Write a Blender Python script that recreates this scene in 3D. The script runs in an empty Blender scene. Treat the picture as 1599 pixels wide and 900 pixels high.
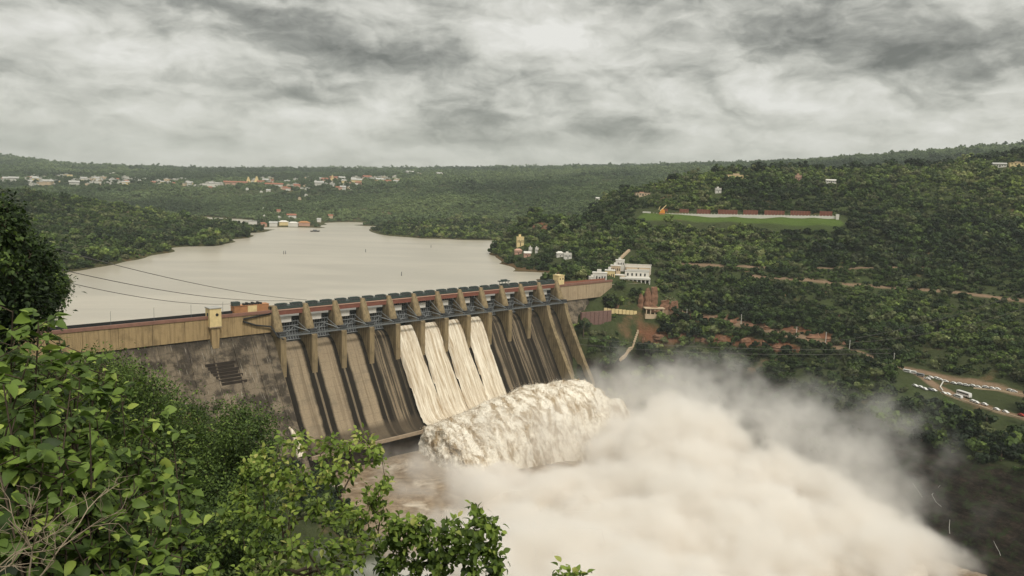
import bpy, math, random
import numpy as np
from mathutils import Vector, Matrix, Euler
random.seed(7); RNG = np.random.default_rng(11)
SC = bpy.context.scene
COL = SC.collection

# ------------------------------------------------------------------ camera
FPX = 1180.0; CU, CV = 799.5, 450.0; CAMZ = 92.0
PIT = math.radians(7.6); ROL = math.radians(1.7)
FW = np.array([0, math.cos(PIT), -math.sin(PIT)]); _r0 = np.array([1., 0, 0]); _u0 = np.array([0, math.sin(PIT), math.cos(PIT)])
RT = _r0*math.cos(ROL)+_u0*math.sin(ROL); UP = -_r0*math.sin(ROL)+_u0*math.cos(ROL)
cd = bpy.data.cameras.new('camera'); cam = bpy.data.objects.new('camera', cd); COL.objects.link(cam)
cd.sensor_width = 36; cd.lens = 36*FPX/1599.0; cd.clip_start = 0.3; cd.clip_end = 60000
cam.matrix_world = Matrix(((RT[0], UP[0], -FW[0], 0), (RT[1], UP[1], -FW[1], 0), (RT[2], UP[2], -FW[2], CAMZ), (0, 0, 0, 1)))
SC.camera = cam
SC.view_settings.view_transform = 'Standard'; SC.view_settings.look = 'None'
SC.view_settings.exposure = 0.0; SC.view_settings.gamma = 1.0
SC.render.engine = 'CYCLES'
cy = SC.cycles
cy.use_denoising = True
cy.max_bounces = 14; cy.diffuse_bounces = 3; cy.glossy_bounces = 2; cy.transmission_bounces = 3
cy.volume_bounces = 12; cy.transparent_max_bounces = 8
cy.caustics_reflective = False; cy.caustics_refractive = False
cy.volume_max_steps = 512
SUN_EL, SUN_AZ = 52.0, 150.0      # azimuth clockwise from +Y: behind the camera, to the right

# ------------------------------------------------------------------ world
def N(nt, typ, **kw):
    n = nt.nodes.new(typ)
    for k, v in kw.items():
        if k.startswith('i_'):
            key = k[2:]; key = int(key) if key.isdigit() else key.replace('_', ' ')
            n.inputs[key].default_value = v
        else: setattr(n, k, v)
    return n
def L(nt, a, b): nt.links.new(a, b)
def math_n(nt, op, a, b=None, c=None, clamp=False):
    n = nt.nodes.new('ShaderNodeMath'); n.operation = op; n.use_clamp = clamp
    for i, x in enumerate((a, b, c)):
        if x is None: continue
        if isinstance(x, (int, float)): n.inputs[i].default_value = x
        else: nt.links.new(x, n.inputs[i])
    return n.outputs[0]
def vmath(nt, op, a, b=None, scale=None):
    n = nt.nodes.new('ShaderNodeVectorMath'); n.operation = op
    for i, x in enumerate((a, b)):
        if x is None: continue
        if isinstance(x, tuple): n.inputs[i].default_value = x
        else: nt.links.new(x, n.inputs[i])
    if scale is not None:
        if isinstance(scale, (int, float)): n.inputs['Scale'].default_value = scale
        else: nt.links.new(scale, n.inputs['Scale'])
    return n.outputs['Value'] if op in ('LENGTH', 'DOT_PRODUCT', 'DISTANCE') else n.outputs[0]
def maprange(nt, v, a, b, c=0.0, d=1.0, smooth=False):
    n = nt.nodes.new('ShaderNodeMapRange'); n.clamp = True
    if smooth: n.interpolation_type = 'SMOOTHSTEP'
    L(nt, v, n.inputs[0])
    for i, x in zip((1, 2, 3, 4), (a, b, c, d)): n.inputs[i].default_value = x
    return n.outputs[0]
def noise(nt, vec, scale, detail=4, rough=0.55, dist=0.0):
    n = nt.nodes.new('ShaderNodeTexNoise'); n.inputs['Scale'].default_value = scale
    n.inputs['Detail'].default_value = detail; n.inputs['Roughness'].default_value = rough; n.inputs['Distortion'].default_value = dist
    if vec is not None: L(nt, vec, n.inputs['Vector'])
    return n.outputs[0]
def mixc(nt, f, a, b, blend='MIX'):
    n = nt.nodes.new('ShaderNodeMix'); n.data_type = 'RGBA'; n.blend_type = blend
    if isinstance(f, (int, float)): n.inputs[0].default_value = f
    else: L(nt, f, n.inputs[0])
    for i, x in ((6, a), (7, b)):
        if isinstance(x, tuple): n.inputs[i].default_value = x if len(x) == 4 else (*x, 1)
        else: L(nt, x, n.inputs[i])
    return n.outputs[2]
def ramp(nt, f, stops, interp='LINEAR'):
    n = nt.nodes.new('ShaderNodeValToRGB'); cr = n.color_ramp; cr.interpolation = interp
    while len(cr.elements) < len(stops): cr.elements.new(0.5)
    for e, (p_, c) in zip(cr.elements, stops):
        e.position = p_; e.color = (*c, 1) if len(c) == 3 else c
    L(nt, f, n.inputs[0]); return n.outputs[0]

W = bpy.data.worlds.new('World'); SC.world = W; W.use_nodes = True
nt = W.node_tree; nt.nodes.clear()
sky = N(nt, 'ShaderNodeTexSky', sky_type='NISHITA', sun_disc=False)
sky.sun_elevation = math.radians(SUN_EL); sky.sun_rotation = math.radians(SUN_AZ)
bgs = N(nt, 'ShaderNodeBackground'); bgs.inputs[1].default_value = 0.10; L(nt, sky.outputs[0], bgs.inputs[0])
tc = N(nt, 'ShaderNodeTexCoord')
dirv = tc.outputs['Generated']
sep = N(nt, 'ShaderNodeSeparateXYZ'); L(nt, dirv, sep.inputs[0])
zz = math_n(nt, 'ADD', math_n(nt, 'MAXIMUM', sep.outputs[2], 0.0), 0.24)
cmb = N(nt, 'ShaderNodeCombineXYZ')
L(nt, math_n(nt, 'DIVIDE', sep.outputs[0], zz), cmb.inputs[0]); L(nt, math_n(nt, 'DIVIDE', sep.outputs[1], zz), cmb.inputs[1])
cmb.inputs[2].default_value = 3.7
cv = cmb.outputs[0]
warp = N(nt, 'ShaderNodeTexNoise'); warp.inputs['Scale'].default_value = 0.8; warp.inputs['Detail'].default_value = 4; L(nt, cv, warp.inputs['Vector'])
cvw = vmath(nt, 'ADD', cv, vmath(nt, 'SCALE', vmath(nt, 'SUBTRACT', warp.outputs['Color'], (0.5, 0.5, 0.5)), scale=0.55))
n1 = noise(nt, cvw, 1.3, 3, 0.5)
# puffs: relief of a billowy field, lit from the upper side
dv_ = vmath(nt, 'MULTIPLY', dirv, (1.0, 1.0, 2.1))
wp2 = N(nt, 'ShaderNodeTexNoise'); wp2.inputs['Scale'].default_value = 9.0; wp2.inputs['Detail'].default_value = 5; L(nt, dv_, wp2.inputs['Vector'])
dv_ = vmath(nt, 'ADD', dv_, vmath(nt, 'SCALE', vmath(nt, 'SUBTRACT', wp2.outputs['Color'], (0.5, 0.5, 0.5)), scale=.10))
def puff(v, sc):
    a_ = noise(nt, v, sc, 5, .55)
    b_ = noise(nt, vmath(nt, 'ADD', v, (.10/sc, 0.0, .42/sc)), sc, 5, .55)
    return a_, math_n(nt, 'SUBTRACT', a_, b_)
n2, r2 = puff(dv_, 7.5)
n5, r5 = puff(dv_, 3.4)
n3, r3 = puff(vmath(nt, 'ADD', cvw, (5.0, 2.0, 0.0)), 4.2)
n4, r4 = puff(dv_, 21.0)
# blobs of heavier / thinner cloud, as directions
def px_dir(u, v):
    d = RT*(u-CU)+UP*(CV-v)+FW*FPX; return d/np.linalg.norm(d)
def blob(u, v, ru, rv):
    d = px_dir(u, v)
    df = vmath(nt, 'SUBTRACT', dirv, tuple(d)); df = vmath(nt, 'MULTIPLY', df, (FPX/ru, FPX/ru, FPX/rv))
    # noise-warped soft edge
    df = vmath(nt, 'ADD', df, vmath(nt, 'SCALE', vmath(nt, 'SUBTRACT', warp.outputs['Color'], (0.5, 0.5, 0.5)), scale=2.2))
    return maprange(nt, vmath(nt, 'LENGTH', df), 0.15, 1.25, 1.0, 0.0, True)
val = math_n(nt, 'MULTIPLY_ADD', math_n(nt, 'SUBTRACT', n1, 0.5), 0.22, 0.585)
for q_, k_ in ((math_n(nt, 'SUBTRACT', n5, .5), .45), (r5, .75), (math_n(nt, 'SUBTRACT', n2, .5), .30), (r2, .85), (math_n(nt, 'SUBTRACT', n3, .5), .15), (r3, .12), (math_n(nt, 'SUBTRACT', n4, .5), .10), (r4, .42)):
    val = math_n(nt, 'MULTIPLY_ADD', q_, k_, val)
for (u, v, ru, rv, a) in [(1380, 50, 210, 75, -.20), (560, 80, 210, 50, -.16), (240, 10, 260, 50, -.10), (430, 135, 140, 28, -.12), (60, 75, 110, 35, -.12),
                          (620, 215, 200, 22, -.07), (1040, 25, 110, 45, -.14), (950, 210, 160, 16, -.08), (1500, 140, 200, 30, -.10), (760, 15, 120, 40, -.10),
                          (540, 185, 90, 36, .20), (640, 20, 80, 60, .17), (880, 90, 170, 80, .14), (220, 95, 120, 40, .12), (1580, 20, 60, 60, .10),
                          (1180, 170, 130, 40, .08), (130, 190, 160, 40, .05), (330, 40, 60, 30, .12)]:
    val = math_n(nt, 'MULTIPLY_ADD', blob(u, v, ru, rv), a, val)
# towards the horizon the layer evens out
hz = maprange(nt, sep.outputs[2], 0.0, 0.12, 1.0, 0.0, True)
val = math_n(nt, 'ADD', math_n(nt, 'MULTIPLY', val, math_n(nt, 'SUBTRACT', 1.0, math_n(nt, 'MULTIPLY', hz, 0.6))), math_n(nt, 'MULTIPLY', hz, 0.6*0.62))
ccol = ramp(nt, val, [(0.12, (.15, .15, .13)), (0.36, (.33, .328, .292)), (0.52, (.52, .515, .46)), (0.68, (.69, .68, .615)), (0.90, (.86, .845, .79))])
bright = maprange(nt, sep.outputs[2], 0.3, 0.9, 1.0, 1.65)
bgc = N(nt, 'ShaderNodeBackground'); L(nt, ccol, bgc.inputs[0]); L(nt, bright, bgc.inputs[1])
mx = N(nt, 'ShaderNodeMixShader'); mx.inputs[0].default_value = 0.94
L(nt, bgs.outputs[0], mx.inputs[1]); L(nt, bgc.outputs[0], mx.inputs[2])
wo = N(nt, 'ShaderNodeOutputWorld'); L(nt, mx.outputs[0], wo.inputs[0])
W.cycles.sampling_method = 'MANUAL'; W.cycles.sample_map_resolution = 512

sl = bpy.data.lights.new('sun', 'SUN'); sl.energy = 2.5; sl.angle = math.radians(12); sl.color = (1.0, .96, .88)
so = bpy.data.objects.new('sun', sl); COL.objects.link(so)
_az, _el = math.radians(SUN_AZ), math.radians(SUN_EL)
sdir = Vector((math.sin(_az)*math.cos(_el), math.cos(_az)*math.cos(_el), math.sin(_el)))
so.rotation_euler = sdir.to_track_quat('Z', 'Y').to_euler(); so.location = (0, 0, 500)

# ------------------------------------------------------------------ geometry of the place
def ray(u, v): return RT*(u-CU)+UP*(CV-v)+FW*FPX
def PD(u, v, D):                       # a surveyed point: bearing u,v seen from the viewpoint, D metres ahead
    d = ray(u, v); d = d*D/d[1]; return np.array([d[0], d[1], CAMZ+d[2]])
def PZ(u, v, z):
    d = ray(u, v); k = (z-CAMZ)/d[2]; return np.array([d[0]*k, d[1]*k, z])
def project(P):
    q = np.atleast_2d(P)-np.array([0, 0, CAMZ]); f = q@FW
    return CU+FPX*(q@RT)/f, CV-FPX*(q@UP)/f, f
DO = np.array([-158.6, 497.0, 0]); DD = np.array([.7285, .685, 0]); DN = np.array([.685, -.7285, 0]); PT = 22.63
DANG = math.atan2(.685, .7285)
def dam_pt(a, s, z): return DO+DD*a+DN*s+np.array([0, 0, z])

def _hash(i, j, s):
    h = (i.astype(np.int64)*374761393+j.astype(np.int64)*668265263+s*1274126177) & 0x7fffffff
    h = (h ^ (h >> 13))*1274126177 & 0x7fffffff
    return ((h ^ (h >> 16)) & 0xffffff)/float(0xffffff)
def vnoise(x, y, s=0):
    xi = np.floor(x); yi = np.floor(y); fx = x-xi; fy = y-yi; fx = fx*fx*(3-2*fx); fy = fy*fy*(3-2*fy)
    a = _hash(xi, yi, s); b = _hash(xi+1, yi, s); c = _hash(xi, yi+1, s); d = _hash(xi+1, yi+1, s)
    return (a*(1-fx)+b*fx)*(1-fy)+(c*(1-fx)+d*fx)*fy
def fbm(x, y, o=4, s=0):
    t = 0; a = .5; n = 0
    for k in range(o): t = t+a*vnoise(x, y, s+k*17); n += a; x = x*2.03+5.1; y = y*2.03+3.7; a *= .5
    return t/n

CP = []
def cp(*pts): CP.extend([np.array(p, float) for p in pts])
# around the viewpoint: a steep bank falling to the river
cp((0, 0, 90.3), (-8, -6, 92), (8, -6, 90), (0, -60, 100), (-60, -40, 100), (60, -40, 92), (-200, -100, 110), (200, -150, 60))
for r_, z_ in ((12, 82.8), (25, 74.5), (45, 62.5), (80, 41), (130, 10), (190, -32), (250, -75)):
    for a_ in (-38, -22, 0, 22, 42):
        x_ = r_*math.sin(math.radians(a_)); y_ = r_*math.cos(math.radians(a_))
        zz_ = z_+(8 if a_ < -30 else 0)*min(1, r_/60)+(0 if a_ > -20 else r_*.12)
        cp((x_, y_, zz_))
cp((-90, 300, -70), (-160, 330, -35), (-230, 340, -2), (-290, 330, 15), (-330, 400, 12), (-300, 370, 12), (-400, 300, 40), (-260, 200, 40))
cp((20, 300, -112), (120, 260, -112), (220, 180, -110), (320, 60, -108), (0, 400, -112), (-60, 440, -110), (-110, 470, -108), (20, 560, -112), (-60, 520, -112), (60, 620, -110))
cp((120, 400, -112), (180, 330, -112), (100, 500, -112), (-20, 600, -110), (50, 700, -60), (-175, 440, -50), (-130, 440, -80))
# reservoir bed
cp((-420, 560, -20), (-300, 520, -28), (-200, 620, -30), (-100, 760, -30), (-60, 900, -28), (-40, 680, -50), (-200, 900, -30), (-300, 1200, -25), (-150, 1250, -22), (-380, 1450, -14), (-100, 1100, -25), (-300, 800, -28), (-380, 1000, -18), (40, 790, -10), (-360, 1560, -6))
# left peninsula
for q in ((110, 425), (150, 418), (200, 408), (250, 397), (300, 385), (350, 376), (385, 367), (390, 364)): cp(PZ(q[0], q[1], 0))
cp((-520, 1440, 0), (-560, 1600, -3))
for q in ((-150, 300, 1400), (0, 299, 1400), (100, 311, 1370), (200, 326, 1360), (290, 343, 1350), (60, 360, 1000), (160, 370, 1050), (240, 372, 1150), (0, 380, 850)): cp(PD(*q))
cp(PD(60, 415, 650), PD(40, 440, 560), (-420, 460, 12), (-520, 500, 40))
for q in ((110, 425), (150, 418), (200, 408), (250, 397), (300, 385), (350, 376), (385, 367)):
    a_ = PZ(q[0]+6, q[1]+7, 0); a_[2] = -7; cp(a_); b_ = PZ(q[0]-4, q[1]-4, 0); b_[2] = 6; cp(b_)
cp(PD(150, 395, 860), PD(220, 385, 980), PD(300, 368, 1150), PD(350, 362, 1250))
cp(PD(-100, 330, 1680), PD(50, 335, 1640), PD(150, 345, 1600), PD(240, 354, 1570))
# valley and far hills on the left
for q in ((100, 330, 1800), (200, 345, 1700), (330, 352, 1650), (300, 322, 2000), (200, 318, 2100), (50, 303, 2300), (200, 298, 2450), (200, 284, 2900), (300, 296, 2500), (400, 300, 2450),
          (400, 286, 2900), (300, 277, 3300), (100, 275, 3300), (20, 290, 2700), (480, 330, 1850), (430, 345, 1600), (500, 297, 2500), (560, 292, 2600), (620, 290, 2650), (420, 356, 1470), (500, 354, 1520),
          (540, 335, 1850), (590, 320, 2100), (-200, 262, 3500), (0, 245, 5000), (60, 253, 5000), (130, 262, 5200), (250, 263, 5600), (400, 266, 5600), (600, 269, 5000), (640, 278, 3300), (-300, 240, 5000)): cp(PD(*q))
for q in ((400, 358), (440, 359), (490, 356), (545, 352), (610, 369), (660, 373), (720, 375), (790, 376)): cp(PZ(q[0], q[1], 0))
cp(PZ(570, 352, -3), PZ(600, 355, -2), PZ(556, 349, -2))
for q in ((700, 345, 1550), (780, 345, 1550), (640, 350, 1500), (600, 345, 1650), (700, 310, 2000), (800, 310, 2000), (760, 285, 2800), (850, 280, 2900), (700, 273, 3800), (800, 268.5, 4300), (900, 266, 4300),
          (1000, 264, 4200), (1100, 262, 4000), (1250, 256, 3600), (1330, 250, 3300), (1450, 240, 3000), (1599, 228, 2800), (1800, 220, 2600), (900, 290, 2300), (1000, 288, 2300), (1200, 283, 2300), (1400, 270, 2100), (1650, 262, 1900), (900, 330, 1700), (1000, 310, 1800)): cp(PD(*q))
# right hill
for q in ((774, 400), (778, 412), (790, 424), (812, 433), (845, 441), (775, 394)): cp(PZ(q[0], q[1], 0))
cp((60, 1080, 0), (120, 1250, -2), (300, 1380, 0), (40, 760, 2), (100, 760, 8), (60, 730, 2), (75, 745, 3), (96, 742, 1), (110, 735, 1))
for q in ((800, 398, 960), (830, 395, 940), (870, 385, 960), (850, 372, 1000), (832, 345, 1030), (835, 329, 1060), (880, 412, 860), (900, 370, 980), (930, 331, 1060), (960, 303, 1150), (1030, 292, 1220), (1100, 286, 1260),
          (1200, 276, 1260), (1350, 272, 1230), (1500, 262, 1180), (1599, 247, 1120), (1750, 235, 1050), (1005, 334, 985), (1100, 336, 975), (1200, 338, 955), (1305, 340, 935), (1005, 343, 965), (1100, 344, 955), (1200, 346, 935),
          (1305, 348, 915), (1000, 326, 1005), (1100, 322, 1010), (1200, 324, 995), (1305, 330, 965), (1400, 330, 960), (1500, 320, 940), (1650, 310, 900), (950, 400, 850), (1000, 400, 830), (1050, 398, 850), (1050, 412, 815), (1150, 418, 800),
          (1280, 440, 760), (1400, 455, 735), (1500, 455, 710), (1700, 470, 650), (1150, 380, 890), (1300, 390, 860), (1450, 390, 830), (1600, 400, 780), (970, 442, 752), (1015, 447, 752), (1060, 440, 770), (920, 470, 722), (960, 480, 715),
          (1010, 490, 712), (1080, 480, 725), (1060, 498, 705), (1150, 505, 685), (1300, 505, 660), (1280, 540, 622), (1400, 575, 555), (1500, 545, 580), (1640, 560, 540), (1060, 528, 690), (1200, 535, 645), (1000, 540, 695), (930, 530, 690)): cp(PD(*q))
for u_, v_ in ((850, 360), (950, 335), (1050, 325), (1150, 315), (1250, 305), (1350, 300), (1450, 298), (1560, 290)): cp(PD(u_, v_, 1620))
cp(PZ(350, 371, 6), PZ(370, 367, 5), PZ(383, 364.5, 3), PZ(330, 373, 9))
cp(dam_pt(12*PT+25, 12, -17), dam_pt(12*PT+40, 10, -14), dam_pt(12*PT+14, 26, -32), dam_pt(12*PT+30, 30, -28), dam_pt(12*PT+9, 42, -52), dam_pt(12*PT+10, 54, -66))
# car terrace and the gorge walls below it
TER = [(1412, 580, -41), (1480, 596, -42), (1599, 612, -41), (1470, 610, -43), (1599, 655, -46), (1540, 628, -44), (1700, 640, -43), (1700, 700, -47)]
for q in TER: cp(PZ(*q))
cp((78, 655, -76), (100, 640, -84), (84, 628, -99), (130, 560, -100), (175, 480, -100), (205, 425, -100), (238, 368, -100), (280, 290, -100), (330, 200, -100), (400, 60, -100))
cp((150, 590, -70), (205, 500, -66), (232, 462, -62), (262, 412, -58), (300, 352, -54), (350, 260, -50), (430, 150, -45))
cp(PD(1000, 575, 680), PD(1150, 570, 640), PD(1300, 590, 570), PD(1380, 615, 520))
CP = np.array(CP)
CXY = CP[:, :2]; CZ = CP[:, 2]
_d = np.linalg.norm(CXY[:, None]-CXY[None], axis=2)
_n = len(CP)
_A = np.zeros((_n+3, _n+3)); _A[:_n, :_n] = _d-np.eye(_n)*1.2; _A[:_n, _n] = 1; _A[:_n, _n+1:_n+3] = CXY; _A[_n, :_n] = 1; _A[_n+1:_n+3, :_n] = CXY.T
_w = np.linalg.solve(_A, np.concatenate([CZ, [0, 0, 0]]))
LAWN = None
def height(x, y, detail=True):
    x = np.asarray(x, float); y = np.asarray(y, float); sh = x.shape; x = x.ravel(); y = y.ravel(); z = np.empty(len(x))
    for i in range(0, len(x), 60000):
        xx = x[i:i+60000]; yy = y[i:i+60000]
        dd = np.sqrt((xx[:, None]-CXY[None, :, 0])**2+(yy[:, None]-CXY[None, :, 1])**2)
        z[i:i+60000] = dd@_w[:_n]+_w[_n]+_w[_n+1]*xx+_w[_n+2]*yy
    if detail:
        r = np.hypot(x, y)
        m = np.clip((r-1500)/800, 0, 1)*np.clip(z/25, 0, 1)
        g = (fbm(x/260, y/260, 4, 3)-.5)*2; z = z-np.abs(g)*26*m+6*m
        m2 = np.clip((r-330)/200, 0, 1)*np.clip(np.abs(z)/8, 0, 1)
        z = z+(fbm(x/34, y/34, 3, 9)-.5)*6*m2
        # rock ledges in the gorge
        g3 = np.clip((-46-z)/6, 0, 1)*np.clip((z+98)/5, 0, 1)
        st = 9.0; zq = np.floor(z/st)*st+st*np.clip(((z/st)%1-.55)/.45, 0, 1)
        z = z*(1-.75*g3)+zq*.75*g3+(fbm(x/9, y/9, 3, 21)-.5)*3.5*g3
    return z.reshape(sh)
def hit(u, v, d0=300, d1=6000, hf=height):
    ds = np.geomspace(d0, d1, 900); d = ray(u, v); P = d[None]*(ds/d[1])[:, None]; P[:, 2] += CAMZ
    h = hf(P[:, 0], P[:, 1]); k = np.argmax(P[:, 2] < h)
    if k == 0: k = 1
    a, b = P[k-1], P[k]; fa = a[2]-h[k-1]; fb = b[2]-h[k]; t = fa/(fa-fb+1e-9)
    return a+(b-a)*t

# ------------------------------------------------------------------ object helpers
def tag(o, label=None, cat=None, group=None, kind=None):
    if label: o['label'] = label
    if cat: o['category'] = cat
    if group: o['group'] = group
    if kind: o['kind'] = kind
    return o
def empty(name, loc=(0, 0, 0), rz=0.0):
    o = bpy.data.objects.new(name, None); COL.objects.link(o); o.location = loc; o.rotation_euler = (0, 0, rz); o.empty_display_size = 1; return o
def mesh_np(name, V, Fc, mat, parent=None, smooth=False, loc=None):
    """V (n,3); Fc (m,k) array or list of tuples"""
    me = bpy.data.meshes.new(name)
    if isinstance(Fc, np.ndarray):
        V = np.asarray(V, np.float32); m, k = Fc.shape
        me.vertices.add(len(V)); me.vertices.foreach_set('co', V.ravel())
        me.loops.add(m*k); me.loops.foreach_set('vertex_index', Fc.astype(np.int32).ravel())
        me.polygons.add(m); me.polygons.foreach_set('loop_start', np.arange(0, m*k, k, dtype=np.int32))
        me.update(calc_edges=True)
    else:
        me.from_pydata([tuple(v) for v in V], [], [tuple(f) for f in Fc]); me.update()
    if smooth: me.polygons.foreach_set('use_smooth', np.ones(len(me.polygons), bool))
    if mat: me.materials.append(mat)
    o = bpy.data.objects.new(name, me); COL.objects.link(o)
    if parent is not None: o.parent = parent
    if loc is not None: o.location = loc
    return o
class MB:
    def __init__(s): s.v = []; s.f = []
    def add(s, V, Fs):
        b = len(s.v); s.v.extend([tuple(map(float, p)) for p in V]); s.f.extend([tuple(i+b for i in f) for f in Fs]); return s
    def box(s, x0, x1, y0, y1, z0, z1, M=None):
        V = [(x, y, z) for z in (z0, z1) for y in (y0, y1) for x in (x0, x1)]
        if M is not None: V = [tuple(M@Vector(p)) for p in V]
        return s.add(V, [(0, 2, 3, 1), (4, 5, 7, 6), (0, 1, 5, 4), (2, 6, 7, 3), (0, 4, 6, 2), (1, 3, 7, 5)])
    def prism(s, poly, a0, a1, f):
        """poly list of 2d, extruded between a0,a1; f(a,p)->xyz"""
        n = len(poly); V = [f(a0, p) for p in poly]+[f(a1, p) for p in poly]
        return s.add(V, [tuple(range(n))[::-1], tuple(range(n, 2*n))]+[(i, (i+1) % n, n+(i+1) % n, n+i) for i in range(n)])
    def tube(s, pts, r, k=6, cap=True):
        pts = [Vector(p) for p in pts]; rs = r if isinstance(r, (list, tuple)) else [r]*len(pts); V = []; Fs = []
        for i, p in enumerate(pts):
            t = (pts[min(i+1, len(pts)-1)]-pts[max(i-1, 0)]).normalized()
            a = t.cross(Vector((0, 0, 1)) if abs(t.z) < .9 else Vector((1, 0, 0))).normalized(); b = t.cross(a)
            for j in range(k):
                an = 2*math.pi*j/k; V.append(p+(a*math.cos(an)+b*math.sin(an))*rs[i])
        for i in range(len(pts)-1):
            for j in range(k): Fs.append((i*k+j, i*k+(j+1) % k, (i+1)*k+(j+1) % k, (i+1)*k+j))
        if cap: Fs += [tuple(range(k)), tuple(range((len(pts)-1)*k, len(pts)*k))[::-1]]
        return s.add(V, Fs)
    def build(s, name, mat, parent=None, smooth=False):
        return mesh_np(name, s.v, s.f, mat, parent, smooth)
def copy_tree(o, parent=None):
    c = o.copy(); COL.objects.link(c)
    if parent is not None: c.parent = parent
    for ch in list(o.children): copy_tree(ch, c)
    return c

# ------------------------------------------------------------------ materials
def mat(name):
    m = bpy.data.materials.new(name); m.use_nodes = True; t = m.node_tree; b = t.nodes['Principled BSDF']; b.inputs['Specular IOR Level'].default_value = .25
    return m, t, b
def simple(name, col, rough=.7, metal=0.0, var=.25, scale=2.0, bump=0.0, spec=.25):
    m, t, b = mat(name); g = N(t, 'ShaderNodeNewGeometry').outputs['Position']
    n = noise(t, g, scale, 5, .6)
    c = mixc(t, n, tuple(x*(1-var) for x in col), tuple(min(1, x*(1+var)) for x in col)); L(t, c, b.inputs['Base Color'])
    b.inputs['Roughness'].default_value = rough; b.inputs['Metallic'].default_value = metal; b.inputs['Specular IOR Level'].default_value = spec
    if bump:
        bp = N(t, 'ShaderNodeBump'); bp.inputs['Distance'].default_value = bump; L(t, n, bp.inputs['Height']); L(t, bp.outputs[0], b.inputs['Normal'])
    return m
def concrete(name, col, dark, streak=.5, dirt=.5):
    """weathered concrete: vertical run-off streaks, blotches, lift joints"""
    m, t, b = mat(name); obj = N(t, 'ShaderNodeTexCoord').outputs['Object']
    mp = N(t, 'ShaderNodeMapping'); mp.inputs['Scale'].default_value = (1, 1, .06); L(t, obj, mp.inputs[0])
    st = noise(t, mp.outputs[0], .9, 5, .65); bl = noise(t, obj, .12, 5, .6); fi = noise(t, obj, 1.6, 6, .7)
    s = maprange(t, st, .45, .75); s = math_n(t, 'MULTIPLY', s, streak)
    c = mixc(t, fi, tuple(x*.8 for x in col), tuple(min(1, x*1.15) for x in col))
    c = mixc(t, s, c, dark)
    c = mixc(t, math_n(t, 'MULTIPLY', maprange(t, bl, .5, .72), dirt), c, tuple(x*.9 for x in dark))
    L(t, c, b.inputs['Base Color']); b.inputs['Roughness'].default_value = .9
    bp = N(t, 'ShaderNodeBump'); bp.inputs['Distance'].default_value = .25; L(t, fi, bp.inputs['Height']); L(t, bp.outputs[0], b.inputs['Normal'])
    return m
M = {}
M['pier'] = concrete('pier_concrete', (.285, .215, .118), (.075, .055, .032), .85, .65)
M['band'] = concrete('parapet_concrete', (.40, .285, .145), (.13, .088, .045), .8, .5)
M['band2'] = concrete('pale_parapet_concrete', (.46, .35, .225), (.20, .14, .085), .6, .4)
M['red'] = simple('red_paint', (.20, .075, .052), .6, var=.35, scale=.4)
M['coping'] = simple('faded_red_coping', (.24, .125, .09), .8, var=.4, scale=.3)
M['deck'] = simple('deck_asphalt', (.07, .068, .06), .9)
M['steel'] = simple('grey_steel', (.17, .18, .18), .55, .3, scale=1)
M['gate'] = simple('gate_steel', (.045, .045, .048), .6, .2, scale=.6, var=.5)
M['ribs'] = simple('galvanised_ribs', (.27, .28, .28), .6, .2, scale=1)
M['hoist'] = simple('dark_green_paint', (.045, .062, .055), .55, scale=.5, var=.4)
M['orange'] = simple('orange_plaster', (.42, .20, .09), .85, scale=.5)
M['cream'] = simple('cream_plaster', (.70, .55, .28), .85, scale=.5)
M['white'] = simple('white_paint', (.64, .61, .55), .8, scale=.3, var=.15)
M['trickle'] = simple('trickling_water', (.42, .41, .38), .6, var=.4, scale=1)
M['dark'] = simple('dark_openings', (.02, .02, .02), .6)
M['black'] = simple('black_pipe', (.025, .025, .025), .5)
M['glass'] = simple('window_glass', (.02, .025, .03), .1, spec=.6)
M['tyre'] = simple('tyre_rubber', (.02, .02, .02), .9)
M['rust'] = simple('rust_red_roof', (.30, .12, .075), .85, scale=.5)
M['tan'] = simple('tan_plaster', (.52, .40, .27), .85, scale=.2)
M['pink'] = simple('pink_plaster', (.50, .30, .22), .85, scale=.2)
M['greyroof'] = simple('grey_sheet_roof', (.40, .39, .36), .7, scale=.2)
M['rock'] = simple('red_rock', (.215, .115, .07), .95, scale=.35, var=.65, bump=.8)
M['stonewall'] = simple('retaining_stone', (.20, .12, .10), .95, scale=.8, var=.4, bump=.4)
M['road'] = simple('road_surface', (.22, .17, .12), .95, scale=.1)
M['wire'] = simple('cable_metal', (.12, .11, .10), .6)
M['bark'] = simple('bark', (.07, .052, .036), .95, scale=6, var=.4, bump=.02)
M['twig'] = simple('pale_twig', (.30, .24, .17), .9, scale=6, var=.3)

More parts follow.
